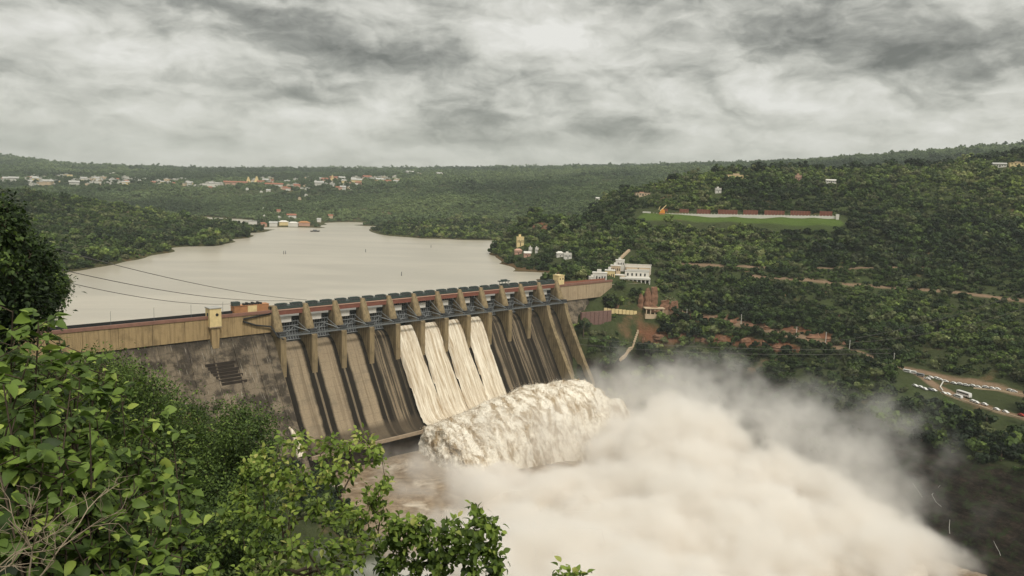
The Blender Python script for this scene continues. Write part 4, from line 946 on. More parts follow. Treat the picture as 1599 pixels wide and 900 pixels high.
for i, (u0, u1) in enumerate(((1039, 1046), (1066, 1080), (1094, 1115), (1128, 1158), (1168, 1190), (1201, 1231), (1241, 1270), (1285, 1303))):
    f0 = (u0-1006)/300; f1 = (u1-1006)/300; a = A_w+(B_w-A_w)*f0; b = A_w+(B_w-A_w)*f1; w_ = np.linalg.norm((b-a)[:2]); t = empty('red_screen', tuple(a+np.array([0, 8, 0])), rzw)
    mb = MB(); mb.box(0, w_, 0, 1.2, -4, 7.4); mb.build('panel', M['red'], t); mb = MB()
    for j in range(max(2, int(w_/3))+1): x = j*w_/max(2, int(w_/3)); mb.box(x-.25, x+.25, -.3, .02, -4, 7.6)
    mb.build('ribs', M['rust'], t); tag(t, ['narrow red brick screen left of all, by the orange crane', 'first short red screen right of the orange crane', 'second red screen right of the orange crane', 'third red screen from the orange crane, a long one', 'middle red screen behind the white balustrade', 'third red screen from the right end of the balustrade', 'second red screen from the right end of the balustrade', 'red screen closest to the right end of the balustrade'][i], 'screen wall')
p_ = A_w+(B_w-A_w)*(29/300)+np.array([0, -1.5, 0]); t = empty('orange_crane', tuple(p_), rzw)
mb = MB(); mb.box(-4, 3.5, -2, 2, -2, 2.2); mb.build('chassis', M['orange'], t); M['vivid'] = simple('bright_orange_paint', (.75, .30, .05), .6, var=.2)
mb = MB(); mb.prism([(-3.6, 2.2), (3.6, 2.2), (2.6, 6.5), (-.6, 7.0)], -1.6, 1.6, lambda a, q_: (q_[0], a, q_[1])); mb.build('cab', M['vivid'], t)
mb = MB(); mb.tube([(-2.5, 0, 4.5), (4.8, 0, 12.5)], [1.0, .55], 6); mb.tube([(-4.5, 0, 6), (-3.0, 0, 11)], [.5, .3], 5); mb.build('boom', M['cream'], t); tag(t, 'bright orange crane with a slanting boom leaning over the white balustrade', 'crane')
# pavilion, retaining wall and low parapet below the dam end
p_ = hit(1021, 491, 500, 1200); t = empty('pavilion', tuple(p_), .1); mb = MB(); mb.box(-9, 9, -3, 5, -4, .2); mb.build('plinth', M['tan'], t)
for x in (-8, -4, .2, 4.2, 8): mb = MB(); mb.box(x-.45, x+.45, -2.6, -1.8, .2, 5.4); mb.build('column', M['tan'], t)
mb = MB(); mb.box(-9.6, 9.6, -3.4, 5, 5.4, 6.3); mb.build('roof', M['tan'], t); mb = MB(); mb.box(-8.5, 8.5, 4, 5, .2, 5.4); mb.build('back_wall', M['dark'], t); tag(t, 'open tan pavilion with square columns under the red rocks', 'pavilion'); clear(p_, 9, 11, 2)
a = dam_pt(12*PT+22, 24, 0); a = hit(908, 497, 560, 900); b = hit(948, 500, 560, 900)
t = empty('retaining_wall', tuple(a), math.atan2(b[1]-a[1], b[0]-a[0])); w_ = np.linalg.norm((b-a)[:2]); mb = MB(); mb.box(-1, w_+4, -1.2, .6, -7, 5.5)
for i in range(7): mb.box(-1+i*w_/6, -.2+i*w_/6, -1.7, -1.15, -7, 5.6)
mb.build('stones', M['stonewall'], t); tag(t, 'reddish stone retaining wall right of the dam foot', 'wall'); clear((a+b)/2, 9, 14, 2); clear(b, 6, 10, 1); clear(a, 6, 10, 1)
a = hit(943, 486, 560, 900); b = hit(995, 489, 560, 900); t = empty('low_parapet', tuple(a), math.atan2(b[1]-a[1], b[0]-a[0])); w_ = np.linalg.norm((b-a)[:2]); mb = MB()
for i in range(9): mb.box(i*w_/9, (i+.86)*w_/9, -.5, .5, -2+(b[2]-a[2])*i/9, 3.0+(b[2]-a[2])*i/9-i*.15)
mb.build('parapet', M['cream'], t); tag(t, 'low yellow stone parapet along the path left of the pavilion', 'wall'); clear(a, 6, 10, 1); clear((a+b)/2, 7, 10, 1); clear(b, 6, 10, 1)
# stair down the slope
pa = hit(997, 514, 500, 1000); pb = hit(968, 562, 500, 1000); t = empty('hillside_stair', tuple(pb), 0); mb = MB(); n = 26; dv = (pa-pb)
for i in range(n):
    f = i/n; q_ = dv*f; zg = float(height(pb[0]+q_[0], pb[1]+q_[1]))-pb[2]; mb.box(q_[0]-.7, q_[0]+.7, q_[1]-1.2, q_[1]+1.4, zg-2, zg+1.3); EXC.append((pb[0]+q_[0], pb[1]+q_[1]-4, 6)); EXC.append((pb[0]+q_[0], pb[1]+q_[1]-12, 6))
mb.build('steps', M['tan'], t); tag(t, 'narrow pale stair running down the slope below the pavilion', 'stair')
pa = hit(983, 392, 500, 1200); pb = hit(968, 407, 500, 1200); t = empty('concrete_stair', tuple(pb), 0); mb = MB(); n = 14; dv = pa-pb
for i in range(n): q_ = dv*i/n; zg = float(height(pb[0]+q_[0], pb[1]+q_[1]))-pb[2]; mb.box(q_[0]-1.3, q_[0]+1.3, q_[1]-2, q_[1]+2, zg-2, zg+2.2); EXC.append((pb[0]+q_[0], pb[1]+q_[1]-4, 7)); EXC.append((pb[0]+q_[0], pb[1]+q_[1]-12, 7))
mb.build('steps', M['tan'], t); tag(t, 'pale stair climbing from the white terraced building', 'stair')
# rocks
def boulder(p_, w, h, seed, lab, grp, m_='rock'):
    rg = np.random.default_rng(seed); n = 14; V_ = []; lv = 7
    for j in range(lv):
        f = j/(lv-1); rr = (1-.35*f**2)*(1+.1*rg.normal()); 
        for i in range(n): a_ = 2*math.pi*i/n; k_ = rr*(1+.18*math.sin(a_*3+seed)+rg.normal()*.07); V_.append((math.cos(a_)*w*k_*.5, math.sin(a_)*w*.32*k_, -2+(h+2)*f*(1+.12*rg.normal()*(f > .9))))
    F_ = [(j*n+i, j*n+(i+1) % n, (j+1)*n+(i+1) % n, (j+1)*n+i) for j in range(lv-1) for i in range(n)]+[tuple(range((lv-1)*n, lv*n))]
    e_ = mesh_np('rock_outcrop', V_, F_, M[m_]); e_.location = tuple(p_); e_.rotation_euler = (0, 0, rg.uniform(-.4, .4)); tag(e_, lab, 'rock', grp); clear(p_, w*.25+1, 4, 1)
k = 0
for (u, v, w, h) in ((1001, 478, 7, 14), (1010, 476, 9, 18), (1020, 474, 10, 18), (1038, 480, 12, 8), (1052, 484, 11, 9), (1020, 484, 20, 4), (963, 478, 7, 6)):
    boulder(hit(u, v, 500, 1200), w*.85, h*.8, k, ['narrow red rock pillar at the left end of the red rocks', 'red rock pillar beside the narrow one', 'broadest red rock face above the pavilion', 'blocky tan rock right of the pavilion roof', 'rounded tan rock furthest right of the pavilion', 'low red ledge behind the pavilion', 'round pinkish boulder left of the red rocks'][k], None); k += 1
for (u, v, w, h) in ((1030, 524, 26, 5), (1066, 527, 20, 5), (1100, 529, 16, 4), (1128, 530, 18, 6), (1165, 532, 22, 6), (1190, 536, 14, 6), (1215, 543, 22, 6), (1078, 494, 14, 4), (1100, 496, 18, 4.5), (1118, 498, 8, 6), (1145, 502, 20, 3.5), (1170, 506, 20, 3.5), (1200, 511, 18, 3.5), (1240, 517, 16, 4), (1270, 524, 24, 4.5), (1295, 530, 18, 3.5), (1315, 535, 14, 3), (1062, 512, 8, 6), (1005, 530, 6, 7),
                     (835, 353, 14, 5), (850, 354, 14, 5), (868, 360, 16, 6), (885, 366, 12, 5), (1225, 460, 6, 3), (1290, 458, 6, 4), (1310, 492, 6, 5), (1335, 497, 4, 6), (1265, 554, 5, 7), (1247, 548, 4, 7)):
    boulder(hit(u, v+2, 500, 1500), w*.5, h*.5, 50+k, 'red rock ledge breaking through the trees of the right hillside', 'red rock ledges on the right hillside'); k += 1
# roadside poles
PK = [(1072, 498), (1157, 507), (1243, 527), (1326, 549), (1395, 570), (1289, 536)]
for i, (u, v) in enumerate(PK):
    p_ = hit(u, v, 400, 1200)
    if i == 0:
        t = empty('road_pole', tuple(p_), 0); mb = MB(); mb.tube([(0, 0, -1), (0, 0, 9.5)], [.28, .18], 6); mb.build('pole', M['white'], t); mb = MB(); mb.box(-1.1, 1.1, -.12, .12, 8.6, 8.85); mb.build('crossarm', M['steel'], t); pp0 = t
    else: t = copy_tree(pp0); t.location = tuple(p_)
    tag(t, 'pale roadside pole '+['nearest the pavilion at the left end of the road', 'second from the left along the hillside road', 'in the middle of the hillside road', 'just before the road drops to the parked cars', 'beside the first parked cars', 'above the bend behind the red ledge'][i], 'pole')
# vehicles on the terrace
M['carw'] = simple('white_car_paint', (.72, .71, .68), .35, spec=.5, var=.05); M['carr'] = simple('red_car_paint', (.4, .05, .04), .35, spec=.5, var=.05); M['carg'] = simple('grey_car_paint', (.22, .23, .24), .35, spec=.5, var=.05)
def car(m_, kind):
    t = empty({'car': 'parked_car', 'van': 'parked_van', 'bus': 'parked_bus'}[kind]); L_, W_, H_ = {'car': (4.4, 1.8, 1.5), 'van': (5.2, 2.0, 2.2), 'bus': (10.5, 2.6, 3.2)}[kind]; mb = MB()
    if kind == 'car': pr = [(-2.2, .35), (2.2, .35), (2.2, .8), (1.3, .92), (.6, 1.45), (-1.2, 1.5), (-1.9, .98), (-2.2, .9)]
    else: pr = [(-L_/2, .4), (L_/2, .4), (L_/2, H_*.45), (L_/2-.35, H_), (-L_/2, H_)]
    mb.prism(pr, -W_/2, W_/2, lambda a, q_: (q_[0], a, q_[1])); bo = mb.build('body', M[m_], t); mb = MB()
    if kind == 'car': mb.prism([(1.1, .95), (.55, 1.38), (-1.15, 1.42), (-1.75, 1.0)], -W_/2-.012, W_/2+.012, lambda a, q_: (q_[0], a, q_[1]))
    else: mb.box(-L_/2+.4, L_/2-.8, -W_/2-.012, W_/2+.012, H_*.52, H_*.82)
    mb.build('windows', M['glass'], t)
    for sx in (-1, 1):
        for sy in (-1, 1):
            mb = MB(); x = sx*L_*.31; mb.tube([(x, sy*(W_/2-.22), .34), (x, sy*(W_/2+.02), .34)], .36 if kind != 'bus' else .5, 10); mb.build('wheel', M['tyre'], t)
    return t
CARP = {}
def put_car(u, v, m_, kind, rz, lab, grp=None):
    p_ = hit(u, v, 380, 900); p_[2] += .15
    if (m_, kind) not in CARP: t = car(m_, kind); CARP[(m_, kind)] = t
    else: t = copy_tree(CARP[(m_, kind)])
    t.location = tuple(p_); t.rotation_euler = (0, 0, rz); tag(t, lab, {'car': 'car', 'van': 'van', 'bus': 'bus'}[kind], grp); [EXC.append((p_[0]-(p_[0]/p_[1])*d__, p_[1]-d__, 7.5)) for d__ in (0, 8, 16, 24)]
dirU = math.atan2(ROADC[-1][1]-ROADC[0][1], ROADC[-1][0]-ROADC[0][0]); dirL = math.atan2(ROADD[-1][1]-ROADD[0][1], ROADD[-1][0]-ROADD[0][0])
for (u, v) in ((1448, 593), (1453, 591), (1467, 594), (1476, 597), (1489, 600), (1499, 601), (1508, 603), (1519, 604), (1527, 606), (1539, 606), (1549, 608), (1557, 609), (1577, 611), (1583, 613), (1462, 592)):
    put_car(u, v, 'carw', 'car', dirU+rh.uniform(-.2, .2), 'white car in the row along the upper road of the viewing terrace', 'white cars along the upper terrace road')
for (u, v) in ((1474, 616), (1480, 617), (1493, 620), (1519, 628), (1524, 630), (1537, 633), (1556, 641), (1570, 645), (1429, 604), (1437, 606), (1444, 609), (1458, 611)):
    put_car(u, v, 'carw', 'car', dirL+rh.uniform(-.2, .2), 'white car in the row along the lower road of the viewing terrace', 'white cars along the lower terrace road')
put_car(1505, 619, 'carw', 'bus', dirL, 'white bus parked in the lower row on the viewing terrace'); put_car(1497, 622, 'carw', 'van', dirL, 'white van close in front of the white bus'); put_car(1595, 650, 'carr', 'car', dirL, 'red car at the right edge on the lower terrace road')
put_car(1416, 582, 'carw', 'van', dirU, 'white van parked first at the tip of the terrace'); put_car(1425, 584, 'carw', 'van', dirU+.3, 'white van second from the tip of the terrace'); put_car(1452, 610, 'carg', 'car', dirL+.2, 'grey car between white ones at the terrace edge'); put_car(1437, 588, 'carg', 'van', dirU, 'grey van beside the two white vans at the terrace tip')
# kerb walls of the terrace
def kerb(name, pts, lab, m_='white', h=1.0, w=.5):
    P_ = [hit(u, v, 380, 900) for u, v in pts]; o_ = P_[0]; t = empty(name, tuple(o_)); mb = MB()
    for a, b in zip(P_[:-1], P_[1:]):
        d_ = unit2((b-a)[:2]); n__ = np.array([-d_[1], d_[0]])*w/2; V_ = []
        for q_ in (a, b):
            for s_ in (-1, 1):
                for z_ in (-3.0, h): V_.append((q_[0]-o_[0]+n__[0]*s_, q_[1]-o_[1]+n__[1]*s_, q_[2]-o_[2]+z_))
        mb.add(V_, [(0, 1, 3, 2), (4, 6, 7, 5), (0, 4, 5, 1), (2, 3, 7, 6), (1, 5, 7, 3)])
        EXC.append(((a[0]+b[0])/2, (a[1]+b[1])/2-7, 8)); EXC.append((a[0], a[1]-9, 7))
    mb.build('wall', M[m_], t); tag(t, lab, 'wall')
def unit2(v): return v/(np.linalg.norm(v)+1e-9)
kerb('kerb_wall', [(1473, 597), (1470, 602), (1468, 606), (1472, 611)], 'short curved white kerb at the tip of the green island on the terrace')
kerb('kerb_wall', [(1470, 615), (1490, 623), (1510, 629), (1530, 636), (1550, 643), (1570, 648), (1600, 656), (1640, 664)], 'long pale kerb wall along the outer edge of the lower terrace road', 'tan', 1.1)
kerb('kerb_wall', [(1520, 607), (1540, 609), (1560, 611), (1590, 616), (1630, 622)], 'pale kerb wall below the upper terrace road', 'tan', .9)
# trickles on the gorge wall
def trickle(pts, i):
    P_ = [hit(u, v, 250, 800)+np.array([-.3, -.6, .35]) for u, v in pts]; o_ = P_[0]; mb = MB(); mb.tube([tuple(q_-o_) for q_ in P_], [.08+.10*rh.random() for _ in P_], 5); e_ = mb.build('trickle', M['trickle'], None, True); e_.location = tuple(o_)
    tag(e_, 'thin white trickle '+['slanting right to left at the edge of the spray', 'in a steep streak right of the first one', 'dropping between two rock ledges near the spray', 'winding down at the far right of the rock wall'][i], 'waterfall')
for i, pts in enumerate(([(1425, 755), (1432, 765), (1440, 777)], [(1468, 758), (1455, 773), (1461, 784), (1470, 792)], [(1483, 812), (1482, 825), (1483, 834)], [(1551, 845), (1556, 855), (1560, 862), (1562, 868)])): trickle(pts, i)
# boat and marker posts on the lake
p_ = PZ(492, 362, 0); t = empty('boat', tuple(p_), .3); mb = MB(); mb.prism([(-9, 1.6), (9, 2.2), (7, -.3), (-8, -.3)], -1.8, 1.8, lambda a, q_: (q_[0], a, q_[1])); mb.build('hull', M['black'], t); mb = MB(); mb.box(-4, 3, -1.4, 1.4, 1.8, 3.6); mb.build('cabin', M['steel'], t); tag(t, 'small dark boat on the reservoir below the riverside village', 'boat')
for i, (u, v) in enumerate(((443, 397), (446, 397), (571, 394), (673, 387), (627, 431))):
    p_ = PZ(u, v, 0)
    if i == 0: t = empty('marker_post', tuple(p_)); mb = MB(); mb.tube([(0, 0, -1), (0, 0, 4.2)], [.5, .35], 6); mb.build('post', M['steel'], t); mk = t
    else: t = copy_tree(mk); t.location = tuple(p_)
    tag(t, ['left post of the close pair standing in the reservoir', 'right post of the close pair standing in the reservoir', 'single marker post in the middle of the reservoir', 'marker post near the far shore of the reservoir', 'marker post nearest the spillway deck'][i], 'post')
# overhead lines
def wire(a, b, sag, r, lab, n=24):
    a = np.array(a, float); b = np.array(b, float); mb = MB(); mb.tube([tuple((b-a)*f-np.array([0, 0, sag*4*f*(1-f)])) for f in np.linspace(0, 1, n)], r, 4); e_ = mb.build('power_line', M['wire']); e_.location = tuple(a); tag(e_, lab, 'cable')
wire(PD(40, 376, 300), PD(520, 470, 640), 6, .16, 'upper overhead cable crossing above the reservoir towards the gates'); wire(PD(40, 408, 280), PD(470, 468, 600), 6, .16, 'middle overhead cable crossing above the reservoir'); wire(PD(40, 425, 270), PD(385, 473, 540), 5, .14, 'lower overhead cable ending near the orange building')
wire(PD(905, 528, 640), PD(1390, 545, 560), 4, .13, 'upper cable hanging across the wooded slope right of the dam'); wire(PD(905, 538, 640), PD(1390, 552, 550), 4, .13, 'lower cable hanging across the wooded slope right of the dam'); wire(PD(1300, 533, 590), PD(1640, 440, 520), 6, .13, 'cable climbing right across the trees above the terrace'); wire(PD(1330, 535, 590), PD(1640, 468, 520), 6, .13, 'second cable climbing right, just under the other')
# ------------------------------------------------------------------ trees on the hills
def m_leaf(name, cols, rnd='object', trans=.25, spec=.2, scale=.5, lo=.62, hi=1.5):
    m, t, b = mat(name)
    if rnd == 'object': r = N(t, 'ShaderNodeObjectInfo').outputs['Random']
    else: r = N(t, 'ShaderNodeAttribute', attribute_name='tint').outputs['Fac']
    c = ramp(t, r, [(i/(len(cols)-1), c_) for i, c_ in enumerate(cols)])
    if rnd == 'object':
        ia = N(t, 'ShaderNodeAttribute', attribute_name='tone', attribute_type='INSTANCER').outputs['Fac']
        tn = N(t, 'ShaderNodeAttribute', attribute_name='tint').outputs['Fac']
        hs = N(t, 'ShaderNodeHueSaturation'); L(t, math_n(t, 'MULTIPLY', maprange(t, tn, 0, 1, lo, hi), math_n(t, 'ADD', 1.0, ia)), hs.inputs['Value']); L(t, math_n(t, 'MULTIPLY_ADD', ia, -.03, .5), hs.inputs['Hue']); L(t, c, hs.inputs['Color']); c = hs.outputs[0]
    L(t, c, b.inputs['Base Color']); b.inputs['Roughness'].default_value = .6; b.inputs['Specular IOR Level'].default_value = spec
    if trans:
        tr = N(t, 'ShaderNodeBsdfTranslucent'); L(t, c, tr.inputs[0]); ms = N(t, 'ShaderNodeMixShader'); ms.inputs[0].default_value = trans
        L(t, b.outputs[0], ms.inputs[1]); L(t, tr.outputs[0], ms.inputs[2]); L(t, ms.outputs[0], t.nodes['Material Output'].inputs[0])
    return m
M['crown'] = m_leaf('hill_foliage', [(.015, .028, .009), (.032, .055, .014), (.068, .106, .024), (.024, .042, .012), (.115, .16, .035), (.046, .076, .019), (.08, .088, .04), (.145, .17, .06)], 'object', .12)
M['darkcrown'] = m_leaf('darkened_crest_foliage', [(.008, .016, .006), (.013, .024, .008), (.020, .034, .010)], 'object', .05)  # crown greens darkened: silhouette against the paler ridge put into the colour
M['trunk'] = simple('grey_brown_bark', (.12, .09, .065), .95, scale=2)
def quads(C, Nn, size, rg, asp=1.0):
    """one quad per centre C with normal Nn"""
    n = len(C); t = rg.normal(size=(n, 3)); t -= Nn*(t*Nn).sum(1, keepdims=True); t /= np.linalg.norm(t, axis=1, keepdims=True)+1e-9; b = np.cross(Nn, t)
    s = np.asarray(size).reshape(-1, 1); t = t*s; b = b*s*asp
    V = np.stack([C-t-b, C+t-b*.6, C+t*.7+b, C-t*.8+b*.9], 1).reshape(-1, 3)
    return V, np.arange(4*n).reshape(n, 4)
def crown_mesh(seed, nl, per, qs, tall=.8):
    rg = np.random.default_rng(seed); Vs = []; T = []
    for l in range(nl):
        a = rg.uniform(0, 2*math.pi); rr = rg.uniform(0, .85); lc = np.array([math.cos(a)*rr, math.sin(a)*rr, rg.uniform(.45, 1.25)*tall]); lr = rg.uniform(.22, .46)
        if l == 0: lc = np.array([0, 0, .9*tall]); lr = .55
        d = rg.normal(size=(per, 3)); d[:, 2] = d[:, 2]*.9+.25; d /= np.linalg.norm(d, axis=1, keepdims=True)
        C = lc+d*lr*rg.uniform(.7, 1.08, (per, 1))*np.array([1, 1, .85]); nn = d+rg.normal(size=(per, 3))*.45; nn /= np.linalg.norm(nn, axis=1, keepdims=True)
        V_, _ = quads(C, nn, rg.uniform(.6, 1.3, per)*qs, rg); Vs.append(V_); T.append(np.repeat(np.clip(rg.normal(.45, .2)+rg.normal(0, .12, per), 0, 1), 4))
    V_ = np.concatenate(Vs); return V_, np.arange(len(V_)).reshape(-1, 4), np.concatenate(T)
def tint(me, arr):
    a = me.attributes.new('tint', 'FLOAT', 'POINT'); a.data.foreach_set('value', np.asarray(arr, np.float32))
def trunk_mb(h, r, seed):
    rg = random.Random(seed); mb = MB(); top = (rg.uniform(-.1, .1), rg.uniform(-.1, .1), h); mb.tube([(0, 0, -.35), (top[0]*.3, top[1]*.3, h*.5), top], [r*1.3, r, r*.5], 5)
    for i in range(4):
        a = rg.uniform(0, 6.28); mb.tube([(top[0]*.5, top[1]*.5, h*(.55+.1*i)), (math.cos(a)*.35, math.sin(a)*.35, h*(.95+.08*i))], [r*.45, r*.2], 4, False)
    return mb
# candidate positions on the sheet, thinned to what the viewpoint region can see
elv = vis
def scatter(n, r0, r1, rg, a0=-46, a1=46):
    a = np.radians(rg.uniform(a0, a1, n)); r = np.sqrt(rg.uniform(r0*r0, r1*r1, n)); return r*np.sin(a), r*np.cos(a)
def vis_at(x, y):
    a = np.arctan2(x, y); r = np.hypot(x, y); i = np.clip(np.searchsorted(ang, a), 0, len(ang)-1); j = np.clip(np.searchsorted(rad, r), 0, len(rad)-1); return vis[i, j]
rg = np.random.default_rng(5)
sets = []
for (r0, r1, cell, s0, s1) in ((380, 900, 19, 2.2, 6.4), (900, 1400, 25, 2.8, 7.2), (1400, 2400, 62, 3.6, 6.4), (2400, 4200, 170, 5, 9), (4200, 6200, 420, 8, 12)):
    area = math.radians(92)/2*(r1*r1-r0*r0); n = int(area/cell)
    x, y = scatter(n, r0, r1, rg); v = vis_at(x, y); x, y = x[v], y[v]
    z = height(x, y)
    f = fbm(x/70, y/70, 4, 77); f2 = fbm(x/16, y/16, 2, 66)
    ok = (z > 1.0) | ((((x-DO[0])*DN[0]+(y-DO[1])*DN[1]) > -8) & (z > -93)); 
    ok &= ~((z < -57) & (x > 140) & (rg.uniform(size=len(z)) < .97))
    if r0 < 1400:
        ok &= pdist(x, y+5, ROADA) > 6+5*(f2-.5); ok &= pdist(x, y+5, ROADG) > 6+6*(f2-.5); ok &= pdist(x, y, ROADB) > 3.5
        for cpoly, rr in [(ROADC, 9), (ROADD, 9), (LAWNP, 13), (BLD[0], 14), (BLD[1], 14)]: ok &= pdist(x, y, cpoly) > rr
        ok &= ~((((x-DO[0])*DN[0]+(y-DO[1])*DN[1]) > -14) & (((x-DO[0])*DN[0]+(y-DO[1])*DN[1]) < 62) & ((x-DO[0])*DD[0]+(y-DO[1])*DD[1] < 12*PT+8))
        ok &= ~(pdist(x, y, [dam_pt(-200, 0, 0)[:2], dam_pt(346, 0, 0)[:2]]) < 13)
        inside = (x > TER_C[0]-26) & (np.hypot(x-TER_C[0], y-TER_C[1]) < 20) if 'TER_C' in globals() else np.zeros(len(x), bool)
        ok &= ~inside
    for ex in EXC: ok &= ((x-ex[0])**2+(y-ex[1])**2) > ex[2]**2
    if r0 == 380:
        ok &= f2 > .22
    ok &= x*0+y > 330
    x, y, z, f = x[ok], y[ok], z[ok], f[ok]
    s = (s0*.6+(s1*1.12-s0*.6)*rg.uniform(size=len(x))**1.7)*np.clip(.25+f*1.5, .5, 1.5)
    sets.append(np.stack([x, y, z-.4, s, rg.uniform(0, 6.28, len(x)), rg.integers(0, 7, len(x))], 1))
# wooded near bank, below and beside the viewpoint
n = 2600; a_ = np.radians(rg.uniform(-75, -15, n)); r_ = np.sqrt(rg.uniform(75**2, 390**2, n)); x = r_*np.sin(a_); y = r_*np.cos(a_)
a2_ = np.radians(rg.uniform(20, 70, 900)); r2_ = np.sqrt(rg.uniform(30**2, 260**2, 900)); x = np.concatenate([x, r2_*np.sin(a2_)]); y = np.concatenate([y, r2_*np.cos(a2_)])
z = height(x, y); sN_ = (x-DO[0])*DN[0]+(y-DO[1])*DN[1]; s = rg.uniform(2.2, 5.2, len(x)); x_p, y_p, f_p = project(np.stack([x, y, z+s*1.5], 1)); y_p = y_p-1.3*s/np.maximum(f_p, 1)*FPX; y_p = np.where((f_p < 5) | ((x > 0) & (np.hypot(x, y) < 70)), 0, y_p); x_p = np.where((f_p < 5) | (x > 0), 900, x_p)
ok = (z > -90) & (sN_ > 25) & ~((x_p > 445) & (x_p < 1700) & (y_p < 905)) & ~((x_p > 265) & (x_p <= 445) & (y_p < 640)) & ~((x_p > 60) & (x_p <= 265) & (y_p < 575))
sets.append(np.stack([x, y, z-.4, s, rg.uniform(0, 6.28, len(x)), rg.integers(0, 7, len(x))], 1)[ok])
# taller trees on the crest of the right hill
crest = []
for (u, v, D, s) in [(1050, 292, 1180, 7), (975, 300, 1130, 6), (1115, 287, 1230, 8), (1183, 275, 1235, 13), (1210, 277, 1230, 11), (1253, 268, 1235, 7), (1275, 274, 1230, 9), (1335, 275, 1225, 11), (1388, 264, 1220, 7), (1425, 265, 1200, 10), (1440, 268, 1200, 9), (1480, 262, 1180, 9),
                     (1552, 247, 1150, 12), (1570, 250, 1140, 9), (1595, 246, 1120, 9), (1520, 256, 1160, 8), (1365, 272, 1200, 8), (1300, 275, 1220, 9), (1240, 279, 1215, 8), (1192, 280, 1190, 8), (1345, 272, 1190, 7), (1405, 268, 1170, 7), (1460, 266, 1160, 7), (1536, 254, 1130, 8), (1160, 283, 1210, 7), (1090, 292, 1190, 6), (830, 332, 1040, 6), (880, 318, 1080, 6), (930, 308, 1110, 7)]:
    Ds_ = np.arange(980, 1330, 6.0); d_ = ray(u, v); gx_ = d_[0]*Ds_/d_[1]; gz_ = height(gx_, Ds_); j_ = int(np.argmax((gz_-CAMZ)/Ds_)); p_ = (gx_[j_], Ds_[j_]); z_ = float(gz_[j_])+1.5; crest.append([p_[0], p_[1], z_, s*1.5, rg.uniform(0, 6), 5 if u in (1253, 1388) else (0, 3, 6)[int(u) % 3]])
allt = np.concatenate(sets+[np.array(crest)])
uu, vv, ff = project(allt[:, :3]+np.array([0, 0, 1])*allt[:, 3:4]); inframe = (uu > -60) & (uu < 1660) & (vv > -50) & (vv < 960)
app = allt[:, 3]/ff*(uu > -20)*(uu < 1620)*(vv > 0)*(vv < 900); app[-len(crest):] *= 3
# hidden behind the dam or deep in the spray: keep, but not as individuals
order = np.argsort(-app)
PROTO = []
for k in range(7):
    V_, F_, T_ = crown_mesh(100+k, [9, 13, 8, 12, 7, 5, 11][k], 36, .125, [.75, .5, 1.0, .5, .85, 1.5, .65][k])
    me = bpy.data.meshes.new('crown'); o_ = mesh_np('crown', V_, F_, M['crown']); tint(o_.data, T_)
    tk = trunk_mb([.8, .7, 1.0, .6, .9, 1.4, .7][k], .07, k).build('trunk', M['trunk'])
    PROTO.append((o_, tk)); bpy.data.meshes.remove(me)
used = [False]*7; NIND = 296; cnt = 0; chosen = set(); picked = []
lim = {}
for i in order:
    if cnt >= NIND: break
    if not inframe[i]: continue
    # skip those whose crown is behind the foreground foliage or the spray
    if uu[i] < 445 and vv[i] > 440: continue
    x, y, z, s, rz, k = allt[i]; k = int(k)
    e_ = empty('hill_tree', (x, y, z), rz); e_.scale = (s, s, s*.95)
    reg = ('tree on the crest of the right hill' if i >= len(allt)-len(crest) else 'left' if x < -60 else 'tree')
    lab = {0: 'round green', 1: 'low spreading green', 2: 'tall oval green', 3: 'flat topped green', 4: 'loose green', 5: 'slender upright green', 6: 'wide bushy green'}[k]
    if reg.startswith('tree on'): lab = lab.replace('green', 'dark green'); tag(e_, lab+' tree on the skyline crest of the right hill', 'tree', lab+' trees on the skyline crest')
    elif x < -60: tag(e_, lab+' tree in the woods beyond the left side of the reservoir', 'tree', lab+' trees beyond the reservoir')
    else: tag(e_, lab+' tree standing among the scrub of the right hillside', 'tree', lab+' trees on the right hillside')
    cr, tk = PROTO[k]
    if not used[k]: cr.parent = e_; tk.parent = e_; used[k] = True
    else:
        for q_ in (cr, tk): c_ = q_.copy(); COL.objects.link(c_); c_.parent = e_
    if reg.startswith('tree on'):
        for c_ in e_.children:
            if c_.name.startswith('crown'): c_.material_slots[0].link = 'OBJECT'; c_.material_slots[0].material = M['darkcrown']
    chosen.add(int(i)); cnt += 1
rest = np.array([i for i in range(len(allt)) if i not in chosen])
R_ = allt[rest]
M['farcrown'] = m_leaf('hazed_far_foliage', [(.065, .098, .042), (.076, .112, .045), (.09, .13, .05), (.07, .104, .042), (.105, .145, .054)], 'object', .1, lo=.85, hi=1.2)  # paler greens: lighter woods, plus distance haze put into the colour
